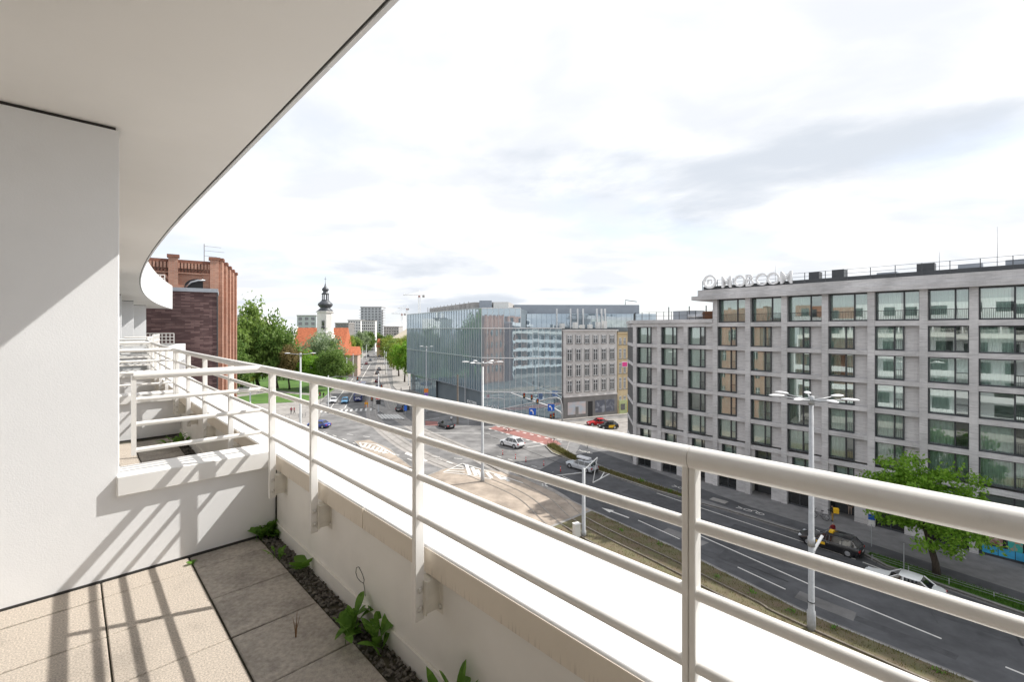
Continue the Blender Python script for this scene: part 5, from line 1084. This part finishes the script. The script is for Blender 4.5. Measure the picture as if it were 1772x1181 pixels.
# signal gantries
def signal_head(parent, x, y, z, n=3):
    o = MB().box(x - .22, x + .22, y - .12, y + .12, z - .35 * n / 1, z).obj('signal_head', 'black', parent)
    for k, m_ in zip(range(n), ('red_sign', 'amber', 'black')): MB().lathe([(0, -.15), (.11, -.145), (.12, -.12)], 10, axis='y', c=(x, y, z - .2 - k * .34)).obj('lens', m_, o)
    return o
x0, y0 = G(973, 742); gy = thing('signal_gantry', 'curved mast with two long arms carrying signals and blue lane signs', 'traffic light', (x0, y0, 0))
def gz(py): return EYE + (570 - py) / 785 * y0
def gx(px): return at_depth(px, y0) - x0
MB().tube([(0, 0, 0), (0, 0, gz(712)), (gx(972), 0, gz(700)), (gx(969), 0, gz(691)), (gx(963), 0, gz(688.5)), (gx(950), 0, gz(690)), (gx(920), 0, gz(698)), (gx(880), 0, gz(706)), (gx(850), 0, gz(711))], [.2, .17, .16, .16, .15, .14, .12, .1, .09], 10).obj('mast', 'pole', gy, smooth=True)
MB().tube([(0, .3, gz(722)), (gx(970), .3, gz(714)), (gx(955), .3, gz(705)), (gx(930), .3, gz(697)), (gx(884), .3, gz(680.5))], [.13, .13, .12, .11, .09], 10).obj('rear_arm', 'frame_white', gy, smooth=True)
for px, py in ((907, 684), (920, 687), (930, 694)): signal_head(gy, gx(px), -.1, gz(py) + .4)
def blue_sign(px, py):
    o = MB().box(gx(px) - .68, gx(px) + .68, -.3, -.25, gz(py) - .68, gz(py) + .68).obj('lane_sign', 'blue_sign', gy)
    MB().poly([(gx(px) + a, -.31, gz(py) + c) for a, c in ((.02, -.5), (.2, -.5), (.2, .0), (-.1, .3), (.02, .42), (-.42, .42), (-.42, -.0), (-.25, .15), (.02, -.1))]).obj('arrow', 'white_sign', o); return o
blue_sign(921.5, 712.5); blue_sign(953.5, 705.5); signal_head(gy, gx(953), -.1, gz(717)); signal_head(gy, gx(958), -.1, gz(715))
x1, y1 = G(658, 700); g2 = thing('signal_gantry', 'thin arched signal arm over the left lanes of the long street', 'traffic light', (x1, y1, 0)); MB().tube([(0, 0, 0), (0, 0, 5.6), (-.6, 0, 6.6), (-2, 0, 7.0), (-12, 0, 7.4)], [.12, .11, .1, .09, .07], 8).obj('mast', 'pole_dark', g2, smooth=True); signal_head(g2, -6, -.1, 7.3); signal_head(g2, .4, -.1, 5.2)
for i, (px, py, lb) in enumerate(((644, 712, 'small dark signal post between the track and the right lane'), (698, 716, 'signal post in front of the grey off-road car'), (688, 712, 'thin signal post left of the grey off-road car'), (554, 702, 'signal post on the left pavement of the long street'))):
    x, y = G(px, py); t = thing('signal_post', lb, 'traffic light', (x, y, 0), 0, 'signal posts at the junction'); MB().tube([(0, 0, 0), (0, 0, 3.4)], .07, 8).obj('post', 'pole_dark', t); signal_head(t, 0, -.12, 3.5)
def sign_post(label, x, y, h, boards, z0=.12):
    t = thing('road_sign', label, 'sign', (x, y, z0), 0, 'road signs'); MB().tube([(0, 0, 0), (0, 0, h)], .035, 8).obj('post', 'pole', t)
    for (w, hh, z, m_) in boards: MB().box(-w / 2, w / 2, -.06, -.035, z, z + hh).obj('board', m_, t, rz=-.5)
    return t
x, y = UN(9.6, 52.0)[:2]; sign_post('small blue parking sign with a white plate by the taxi', x, y, 3.0, [(.5, .5, 2.45, 'blue_sign'), (.45, .35, 2.05, 'white_sign')])
x, y = UN(6.9, 48.9)[:2]; sign_post('bare thin sign post on the verge beside the white car', x, y, 2.2, [(.06, .5, 1.7, 'pole')])
x, y = G(702, 722); sign_post('blue sign on the refuge half hidden by a railing post', x, y, 2.6, [(.8, 1.2, 1.3, 'blue_sign')])
x, y = G(793, 740); sign_post('round red and white sign under the gantry', x + 2.0, y, 3.4, [(.75, .75, 2.6, 'red_sign'), (.5, .2, 2.85, 'white_sign')])
for i, (u, n) in enumerate(((48.5, 59.0), (58, 63.5), (60, 66))): 
    x, y = UN(u, n)[:2]; MB().tube([(0, 0, 0), (0, 0, .85), (0, 0, .95)], [.07, .07, .03], 8).obj('bollard', 'pole_dark', None, (x, y, .1), label=('dark bollard on the corner pavement nearest the block', 'dark bollard in the mouth of the side street', 'second dark bollard in the side street')[i], cat='bollard', group='bollards on the corner')
for i, (px, py) in enumerate(((870, 788), (892, 795), (910, 800), (941, 807), (970, 817))):
    x, y = G(px, py); t = thing('lane_post', ['first', 'second', 'third', 'fourth', 'fifth'][i] + ' red flexible lane post counted from the white car', 'bollard', (x, y, 0), 0, 'red lane posts'); MB().tube([(0, 0, 0), (0, 0, .75)], .05, 8).obj('post', 'red_sign', t); MB().tube([(0, 0, .45), (0, 0, .58)], .054, 8).obj('band', 'white_sign', t); MB().tube([(0, 0, 0), (0, 0, .05)], .14, 10).obj('foot', 'black', t)
# low wire fence on the verge
vf = thing('wire_fence', 'low wire fence on short posts along the grass verge', 'fence', UN(0, 48.2, .12))
for k in range(9):
    p = Vector(UN(9 - 2.4 * k, 48.95 - .085 * 2.4 * k * 0.42, 0)) - Vector(UN(0, 48.2, 0)); MB().tube([p, p + Vector((0, 0, .5))], .03, 6).obj('post', 'pole', vf)
for z in (.28, .46): a = Vector(UN(9, 48.95, z)) - Vector(UN(0, 48.2, 0)); c = Vector(UN(-10.2, 48.26, z)) - Vector(UN(0, 48.2, 0)); MB().tube([a, c], .012, 4).obj('wire', 'pole', vf)
# overhead wires
wr = [([G(1010, 930) + (6.2,), G(835, 835) + (6.4,), G(805, 712) + (6.6,), G(655, 716) + (7,), G(668, 648) + (7,)], 'contact wire running from the tram pole over the junction'), ([G(835, 835) + (7.2,), G(973, 742) + (7.4,)], 'span wire from the lamp on the tram stop to the gantry'), ([G(805, 712) + (8.4,), G(520, 760) + (8.6,)], 'span wire crossing the junction towards the park lamp')]
for pts, lb in wr: MB().tube(pts, .018, 4).obj('overhead_wire', 'black', None, label=lb, cat='wire', group='overhead wires')
# ------------------------------------------------------------------ vehicles
PAINT = {}
def paint(c):
    k = tuple(c)
    if k not in PAINT: PAINT[k] = mat('car_paint_%d' % len(PAINT), c, .28, .03, 3, coat=.6)
    return PAINT[k]
KIND = dict(  # length, width, height, belt z, hood z, (windscreen base, roof front, roof rear, rear glass base) as x from the nose, deck z, ground clearance
    sedan=(4.75, 1.84, 1.46, .93, .80, (1.45, 2.15, 3.45, 4.15), .95, .20), wagon=(4.80, 1.84, 1.50, .95, .82, (1.40, 2.10, 4.15, 4.66), .95, .20),
    suv=(4.65, 1.88, 1.66, 1.05, .95, (1.30, 1.95, 3.75, 4.48), 1.05, .25), hatch=(4.1, 1.76, 1.50, .93, .84, (1.12, 1.80, 3.35, 3.95), .93, .20))
def car(label, x, y, heading, kind, col, group='cars on the streets', parts=True, extra=None, z=0., door_col=None):
    L_, W, Hh, belt, hood, (a0, a1, a2, a3), deck, gc = KIND[kind]; w = W / 2; t = thing('car', label, 'car', (x, y, z), heading, group); X = lambda d: L_ / 2 - d
    pm = paint(col); st = [(.0, .62, .45, .74), (.10, .86, .38, hood * .88), (.45, .97, gc, hood * .96), (a0, 1.0, gc, belt - .02), (a1, 1.0, gc, belt), (L_ * .52, 1.0, gc, belt + .01), (a2, 1.0, gc, belt + .02), (a3, .99, gc, deck + .01), (L_ - .35, .95, gc + .05, deck - .02), (L_ - .08, .86, .40, deck - .10), (L_, .68, .48, deck - .22)]
    b = MB(); n = 0
    for d, ws, zb, zt in st:
        ww = w * ws; zm = zb + (zt - zb) * .45
        sec = [(-ww * .82, zb), (-ww * .97, zb + .08), (-ww, zm), (-ww * .975, zt - .10), (-ww * .90, zt - .02), (-ww * .5, zt + .03), (0, zt + .045), (ww * .5, zt + .03), (ww * .90, zt - .02), (ww * .975, zt - .10), (ww, zm), (ww * .97, zb + .08), (ww * .82, zb)]
        n = len(sec); b.v += [(X(d), q[0], q[1]) for q in sec]
    for i in range(len(st) - 1):
        for k in range(n):
            k2 = (k + 1) % n; b.f.append((i * n + k, i * n + k2, (i + 1) * n + k2, (i + 1) * n + k)); b.m.append(0)
    b.f.append(tuple(range(n))); b.m.append(0); e = (len(st) - 1) * n; b.f.append(tuple(range(e + n - 1, e - 1, -1))); b.m.append(0)
    body = autosmooth(b.obj('body', [pm], t), 40)
    # greenhouse
    rw = w * .74; bw = w * .93; g = MB(); zr = Hh - .05
    base = [(X(a0), -bw * .86), (X(a1) - .1, -bw), (X(a2), -bw), (X(a3), -bw * .86), (X(a3), bw * .86), (X(a2), bw), (X(a1) - .1, bw), (X(a0), bw * .86)]
    top = [(X(a1), -rw * .9), (X(a1) - .25, -rw), (X(a2) + .25, -rw), (X(a2), -rw * .9), (X(a2), rw * .9), (X(a2) + .25, rw), (X(a1) - .25, rw), (X(a1), rw * .9)]
    g.v += [(p[0], p[1], belt - .05) for p in base] + [(p[0], p[1], zr) for p in top]
    for k in range(8): k2 = (k + 1) % 8; g.f.append((k, k2, 8 + k2, 8 + k)); g.m.append(0)
    g.f.append(tuple(range(8, 16))); g.m.append(0); autosmooth(g.obj('glazing', 'car_glass', t), 30)
    r = MB(); r.v += [(p[0] * 1.0, p[1] * 1.03, zr - .02) for p in top] + [(p[0] - (.06 if p[0] > 0 else -.06), p[1] * .9, Hh) for p in top]
    for k in range(8): k2 = (k + 1) % 8; r.f.append((k, k2, 8 + k2, 8 + k)); r.m.append(0)
    r.f.append(tuple(range(8, 16))); r.m.append(0); roof = autosmooth(r.obj('roof', [pm], t), 50)
    if parts:
        pl = MB(); mids = [L_ * .52] + ([L_ * .52 + .95] if kind in ('wagon', 'suv') else [])
        for s in (-1, 1):
            for (xa, ya, xb, yb, rad) in [(X(a0), bw * .86, X(a1), rw * .9, .035), (X(a3), bw * .86, X(a2), rw * .9, .05)] + [(X(m), bw + .004, X(m), rw + .01, .035) for m in mids]:
                pl.tube([(xa, s * ya, belt - .03), (xb, s * yb, zr)], rad, 6)
        pl.obj('pillars', [pm], t)
        for s in (-1, 1):
            MB().box(X(a0 + .45) - .12, X(a0 + .45) + .05, s * w * 1.0, s * w * 1.10, belt - .02, belt + .12).obj('mirror', [pm], t)
            MB().box(X(L_ * .5) - .1, X(L_ * .5) + .1, s * w * .985, s * w * 1.005, belt - .2, belt - .17).obj('door_handle', 'rim' if sum(col) < .3 else 'black', t)
            MB().box(X(L_ * .2), X(L_ * .8), s * w * .955, s * w * .985, gc, gc + .1).obj('sill', 'black', t)
            if door_col: MB().box(X(a1 + .15), X(a2 - .1), s * w * .985, s * w * 1.008, gc + .12, belt - .1).obj('door_panel', door_col, t)
    for d in (.86, L_ - .92):
        for s in (-1, 1):
            rad = .335 if kind != 'suv' else .37; o = MB().lathe([(rad * .55, -.11), (rad * .93, -.105), (rad, -.06), (rad, .06), (rad * .93, .105), (rad * .55, .11)], 18, axis='y').obj('wheel', 'tyre', t, (X(d), s * (w - .09), rad), smooth=False)
            MB().lathe([(0, -.115), (rad * .25, -.118), (rad * .3, -.11), (rad * .6, -.118), (rad * .66, -.09), (rad * .66, .09), (rad * .6, .118), (rad * .3, .11), (rad * .25, .118), (0, .115)], 16, axis='y').obj('rim', 'rim', o)
            if parts:
                am = MB(); am.lathe([(rad * .9, -.004), (rad * 1.16, -.003), (rad * 1.16, .003)], 20, axis='y', c=(X(d), s * (w * .998), rad)); am.obj('wheel_arch', 'black', t)
    for s in (-1, 1):
        MB().box(X(.34), X(.05), s * w * .50, s * w * .86, hood * .74, hood * .90).obj('headlight', 'lamp_clear', t); MB().box(X(L_ - .03), X(L_ - .30), s * w * .55, s * w * .915, deck - .32, deck - .14).obj('taillight', 'lamp_red', t)
    MB().box(X(L_ + .012), X(L_ - .04), -.26, .26, .56, .68).obj('number_plate', 'white_sign', t); MB().box(X(.02), X(-.015), -.5, .5, .36, .60).obj('grille', 'black', t)
    if parts: MB().box(X(L_ + .008), X(L_ - .1), -w * .72, w * .72, gc + .08, gc + .26).obj('rear_apron', 'black', t)
    if extra == 'roofbox':
        bx = MB().box(-1.15, 1.0, -.42, .42, Hh + .1, Hh + .42).obj('roof_box', [paint((.72, .73, .75))], t, (-.3, 0, 0)); bevel(bx, .12, 3)
        for xx in (-.7, .4): MB().box(xx - .03, xx + .03, -w * .7, w * .7, Hh, Hh + .1).obj('roof_bar', 'black', t)
    if extra in ('taxi', 'rails'):
        for s in (-1, 1): MB().tube([(X(a1 + .2), s * rw * .92, Hh + .03), (X(a2 - .1), s * rw * .92, Hh + .03)], .02, 6).obj('roof_rail', 'rim' if extra == 'rails' else 'black', t)
    if extra == 'taxi':
        MB().box(-.16, .16, -.30, .30, Hh, Hh + .14).obj('roof_sign', 'yellow', t, (-.1, 0, 0)); MB().box(X(2.2), X(1.5), w * .99, w * 1.006, .5, .72).obj('door_sticker', 'yellow', t)
    return t
HB = atan2(UX[1], UX[0])                                     # heading down the boulevard
SA = pi / 2 + .262; SB = SA + pi
def carG(label, px, py, hd, kind, col, **k): x, y = G(px, py); return car(label, x, y, hd, kind, col, **k)
carG('white compact off-road car turning across the junction', 886, 773, HB + .06, 'suv', (.78, .78, .78), extra='rails')
carG('silver estate car with a grey roof box driving beside the traffic island', 1007, 813, HB + .02, 'wagon', (.50, .52, .54), extra='roofbox')
carG('black taxi estate with a yellow roof sign parked at the kerb', 1437, 949, HB, 'wagon', (.012, .012, .014), extra='taxi')
car('white saloon car on the boulevard by the grass verge', *UN(6.4, 45.2)[:2], HB - .03, 'sedan', (.80, .80, .79))
carG('red car waiting in the side street behind the taxi', 1035, 736.5, pi + .12, 'sedan', (.50, .015, .02))
carG('black and yellow taxi at the mouth of the side street', 1052, 742, pi + .10, 'hatch', (.015, .015, .015), door_col='yellow')
carG('dark blue car leaving the junction on the left', 552, 740, pi - .25, 'sedan', (.02, .05, .28))
carG('black saloon car turning by the glass building', 772, 740, HB - .1, 'sedan', (.018, .02, .022))
carG('dark grey off-road car behind the signal posts', 697, 711, SA - .5, 'suv', (.07, .075, .08))
carG('white car waiting at the stop line of the long street', 577, 697, SB, 'sedan', (.76, .77, .78))
carG('light blue car waiting next to the tram', 597, 698, SB, 'hatch', (.08, .28, .48))
far = [(624, 640, SB, (.7, .7, .7), 'white car coming down the left lane of the long street'), (634, 631, SB, (.45, .05, .05), 'red car in the left lane farther up the long street'), (641, 625, SB, (.05, .06, .09), 'dark car behind the red car in the left lane'), (637, 617, SB, (.06, .06, .07), 'dark car at the far end of the left lane'),
       (655, 681, SA, (.03, .03, .05), 'black car nearest in the right lanes of the long street'), (654, 673, SA, (.05, .05, .12), 'dark blue car second in the right lanes'), (653, 662, SA, (.22, .02, .04), 'dark red car third in the right lanes'), (653, 648, SA, (.04, .04, .05), 'dark car fourth in the right lanes'), (656, 641, SA, (.08, .08, .09), 'dark grey car fifth in the right lanes'), (651, 623, SA, (.6, .6, .6), 'pale car far up the right lanes'), (657, 618, SA, (.1, .1, .14), 'dark car farthest up the right lanes'), (620, 664, SB, (.5, .52, .55), 'silver car behind the tram lane'), (648, 614, SB, (.7, .7, .7), 'white van-like car in the distance on the left')]
for px, py, h, c, lb in far: carG(lb, px, py, h, 'hatch' if px % 2 else 'sedan', c, parts=False, group='traffic in the long street')
# tram
x, y = G(619, 697); tm = thing('tram', 'dark blue tram waiting at the end of the long street', 'tram', (x, y, 0), SB)
b = MB(); secs = [(0, .80, .5, 1.5), (.35, .96, .38, 2.6), (1.1, 1, .35, 3.25), (22, 1, .35, 3.3), (22.4, .9, .4, 3.0)]
for d, ws, z0_, z1_ in secs: b.v += [(-d, -1.15 * ws, z0_), (-d, -1.2 * ws, z0_ + (z1_ - z0_) * .5), (-d, -1.05 * ws, z1_), (-d, 1.05 * ws, z1_), (-d, 1.2 * ws, z0_ + (z1_ - z0_) * .5), (-d, 1.15 * ws, z0_)]
for i in range(len(secs) - 1):
    for k in range(6): b.f.append((i * 6 + k, i * 6 + (k + 1) % 6, i * 6 + 6 + (k + 1) % 6, i * 6 + 6 + k)); b.m.append(0)
b.f.append((0, 1, 2, 3, 4, 5)); b.m.append(0); b.f.append(tuple(range(29, 23, -1))); b.m.append(0)
autosmooth(b.obj('body', [paint((.015, .03, .16))], tm), 30)
MB().poly([(-.02 + .03, -.75, 1.55), (.03, .75, 1.55), (-.42, .98, 2.75), (-.42, -.98, 2.75)]).obj('windscreen', 'car_glass', tm)
for s in (-1, 1):
    for k in range(9): MB().box(-3.5 - k * 2.1, -1.8 - k * 2.1, s * 1.16, s * 1.21, 1.5, 2.7).obj('side_window', 'car_glass', tm)
    MB().box(.0, .06, s * .35, s * .75, .8, 1.0).obj('headlight', 'lamp_clear', tm)
MB().poly([(.06, -.7, 1.15), (.06, -.2, 1.35), (.06, 0, 1.15), (.06, .2, 1.35), (.06, .7, 1.15), (.06, .2, 1.05), (.06, 0, .95), (.06, -.2, 1.05)]).obj('front_emblem', 'white_sign', tm)
MB().box(-16, -6, -.7, .7, 3.25, 3.6).obj('roof_equipment', 'metal_grey', tm); MB().tube([(-9, 0, 3.6), (-10.2, 0, 4.6), (-9, 0, 5.6)], .05, 5).tube([(-9, -.8, 5.6), (-9, .8, 5.6)], .05, 5).obj('pantograph', 'black', tm)

# ------------------------------------------------------------------ people and bicycles
def person(label, x, y, z, heading, cols, pose='stand', h=1.74, group=None):
    """cols: trousers, top, hair, shoes"""
    J = dict(hip=(0, 0, .52), waist=(0, 0, .60), chest=(.01, 0, .72), neck=(.01, 0, .825), head=(.02, 0, .875), crown=(.01, 0, .955))
    if pose == 'walk': leg = {1: [(.03, .05, .51), (.10, .055, .28), (.12, .055, .04), (.20, .055, .015)], -1: [(-.02, -.05, .51), (-.02, -.055, .29), (-.16, -.055, .07), (-.10, -.055, .02)]}
    elif pose == 'ride': leg = {1: [(.04, .05, .51), (.22, .055, .42), (.12, .055, .20), (.20, .055, .17)], -1: [(.04, -.05, .51), (.20, -.055, .34), (.08, -.055, .10), (.16, -.055, .08)]}
    else: leg = {1: [(0, .055, .51), (.01, .06, .28), (0, .06, .04), (.08, .065, .015)], -1: [(0, -.055, .51), (.02, -.06, .28), (.01, -.06, .04), (.09, -.065, .015)]}
    if pose == 'ride':
        for k, d in (('waist', .02), ('chest', .10), ('neck', .17), ('head', .20), ('crown', .19)): J[k] = (J[k][0] + d, 0, J[k][2] - .01)
    arm = {}
    for s in (1, -1):
        sh = (J['neck'][0] - .01, s * .105, J['neck'][2] - .02)
        if pose in ('ride', 'hold'): arm[s] = [sh, (sh[0] + .08, s * .14, .66), (sh[0] + .20, s * .10, .62), (sh[0] + .25, s * .095, .615)]
        else: arm[s] = [sh, (sh[0] - .02 + .03 * s, s * .135, .65), (sh[0] + .03 + .04 * s, s * .135, .51), (sh[0] + .05 + .04 * s, s * .13, .455)]
    V = []; E = []; Rr = []
    def add(p, r): V.append(Vector(p) * h); Rr.append(r * h); return len(V) - 1
    ih = add(J['hip'], .085); iw = add(J['waist'], .078); ic = add(J['chest'], .088); inn = add(J['neck'], .035); ihd = add(J['head'], .055); icr = add(J['crown'], .045); E += [(ih, iw), (iw, ic), (ic, inn), (inn, ihd), (ihd, icr)]
    for s in (1, -1):
        p = ih
        for q, r in zip(leg[s], (.055, .036, .024, .02)): i = add(q, r); E.append((p, i)); p = i
        p = ic
        for q, r in zip(arm[s], (.034, .026, .02, .02)): i = add(q, r); E.append((p, i)); p = i
    me = bpy.data.meshes.new('body'); me.from_pydata([tuple(v) for v in V], E, []); o = bpy.data.objects.new('body', me); COL.objects.link(o)
    md = o.modifiers.new('skin', 'SKIN'); sk = me.skin_vertices[0].data
    for i, r in enumerate(Rr): sk[i].radius = (r, r); sk[i].use_root = (i == 0)
    sd = o.modifiers.new('sub', 'SUBSURF'); sd.levels = 1; sd.render_levels = 1
    dg = bpy.context.evaluated_depsgraph_get(); dg.update(); m2 = bpy.data.meshes.new_from_object(o.evaluated_get(dg)); bpy.data.objects.remove(o); m2.name = 'body'
    m2.materials.clear()
    for c in cols: m2.materials.append(mat('cloth_%d' % len(bpy.data.materials), c, .85, .1, 12))
    m2.materials.append(M['skin']); 
    for p in m2.polygons:
        c = p.center / h; f = J['head'][0]
        if c.z > .84: p.material_index = 2 if (c.z > .915 or c.x < J['head'][0] - .015) else 4
        elif c.z > .54 and not (abs(c.y) > .115 and c.z < .60): p.material_index = 1
        elif abs(c.y) > .112 and c.z > .40: p.material_index = 4 if pose != 'hold' else 1
        elif c.z < .055: p.material_index = 3
        else: p.material_index = 0
        p.use_smooth = True
    t = thing('person', label, 'person', (x, y, z), heading, group); put('body', m2, t)
    hx, hz = J['head'][0] * h, J['head'][2] * h
    MB().poly([(hx + .095, -.02, hz), (hx + .095, .02, hz), (hx + .10, .0, hz + .04)]).obj('nose', 'skin', t)
    return t
def bicycle(label, x, y, z, heading, col, group='bicycles'):
    t = thing('bicycle', label, 'bicycle', (x, y, z), heading, group); fm = paint(col)
    for xx in (-.53, .53):
        o = MB(); pts = [(xx + .33 * cos(a * pi / 12), 0, .34 + .33 * sin(a * pi / 12)) for a in range(25)]; o.tube(pts, .022, 6, cap=False); w = o.obj('wheel', 'tyre', t)
        s_ = MB()
        for a in range(6): s_.tube([(xx, 0, .34), (xx + .32 * cos(a * pi / 3), 0, .34 + .32 * sin(a * pi / 3))], .004, 4)
        s_.obj('spokes', 'rim', w)
    MB().tube([(-.53, 0, .34), (-.08, 0, .32), (.40, 0, .82), (-.2, 0, .80), (-.08, 0, .32)], .02, 6).tube([(-.2, 0, .80), (-.53, 0, .34)], .014, 6).tube([(.53, 0, .34), (.38, 0, .95)], .018, 6).obj('frame', [fm], t)
    MB().tube([(-.22, 0, .78), (-.26, 0, .92)], .014, 6).box(-.38, -.14, -.07, .07, .92, .97).obj('saddle', 'black', t); MB().tube([(.30, -.28, 1.02), (.39, 0, .98), (.30, .28, 1.02)], .015, 6).obj('handlebar', 'black', t); return t
K, DK = (.02, .02, .022), (.05, .05, .06)
x, y = G(1441, 905); person('courier in dark clothes with a square yellow bag beside a black bicycle', x, y, .12, HB + .4, ((.35, .22, .06), K, K, K), 'hold')
bag = MB().box(-.24, .24, -.22, .22, 0, .5).obj('delivery_bag', 'yellow', None, (x + .12, y - .30, 1.10), HB + .4, label='square yellow delivery bag on the back of the courier', cat='bag'); bevel(bag, .04)
bicycle('black bicycle standing by the wall next to the courier', x - 1.0, y + .55, .12, HB + .1, K)
person('person in a dark red jacket standing behind the black taxi', 30.2, 42.7, .12, HB + 2.6, (DK, (.22, .015, .02), (.25, .24, .22), K))
x, y = G(1662, 969); person('pedestrian in white trousers and a blue top walking under the tree', x, y, .12, HB + pi, ((.7, .7, .7), (.08, .12, .3), K, (.6, .6, .6)), 'walk')
x, y = G(1477, 897); person('person in dark clothes standing in the recessed entrance', x, y + .5, .12, HB - 1.5, ((.5, .4, .33), K, K, (.6, .6, .6)))
x, y = G(956, 769); person('cyclist in black riding over the red crossing', x, y, .34, HB + pi + .9, (K, K, K, K), 'ride', group='cyclists'); bicycle('red bicycle ridden over the red crossing', x, y, 0.02, HB + pi + .9, (.45, .04, .05))
x, y = G(878, 748); person('cyclist in dark clothes on the crossing behind the white car', x, y, .34, HB, (K, DK, K, K), 'ride', group='cyclists'); bicycle('dark bicycle on the crossing behind the white car', x, y, .02, HB, K)
x, y = G(781, 734); person('person in a white shirt walking past the black car', x, y, .12, HB, (DK, (.75, .75, .75), K, K), 'walk')
for i, (px, py, c, lb) in enumerate(((504, 718, (.25, .03, .06), 'pedestrian in dark red on the left of the pair by the lawn'), (509, 718, (.28, .02, .03), 'pedestrian in dark red on the right of the pair by the lawn'), (560, 690, K, 'person in black on the pavement by the long street'), (569, 688, DK, 'person in dark grey beside the person in black'), (694, 681, K, 'dark figure on the pavement left of the glass building'), (709, 678, DK, 'second dark figure close to the glass building'), (592, 655, K, 'far pedestrian on the left pavement'))):
    x, y = G(px, py); person(lb, x, y, .12, rv.uniform(0, 6), (DK, c, K, K), 'walk' if i % 2 else 'stand', group='pedestrians far off')
# plaza furniture
for i, (px, py) in enumerate(((486, 727), (497, 727), (520, 724), (532, 722))):
    x, y = G(px, py); MB().tube([(-.4, 0, 0), (-.4, 0, .8), (-.25, 0, .92), (.25, 0, .92), (.4, 0, .8), (.4, 0, 0)], .035, 8).obj('bicycle_stand', 'pole_dark', None, (x, y, .12), .3, label=['first', 'second', 'third', 'fourth'][i] + ' dark steel hoop from the left on the plaza by the lawn', cat='bicycle stand', group='hoops on the plaza')
x, y = G(634, 705); br_ = thing('road_barrier', 'orange folding barrier standing between the tram tracks', 'barrier', (x, y, 0), .2)
for s in (-1, 1): MB().tube([(-.4, s * .3, 0), (-.12, 0, 1.7)], .06, 6).tube([(.4, s * .3, 0), (.12, 0, 1.7)], .06, 6).obj('legs', 'orange', br_)
MB().box(-.45, .45, -.05, .05, .7, 1.2).obj('board', 'yellow', br_)
x, y = G(1207, 832); tub = MB().tube([(0, 0, 0), (0, 0, .8)], [.28, .32], 12).obj('litter_bin', 'yellow', None, (x, y, .12), label='yellow bin by the wall half hidden behind the railing post', cat='bin')
man = MB().box(-.9, .9, -.5, .5, 0, .012).obj('manhole_cover', 'kerb', ground, UN(23.8, 52.6, .13), HB)
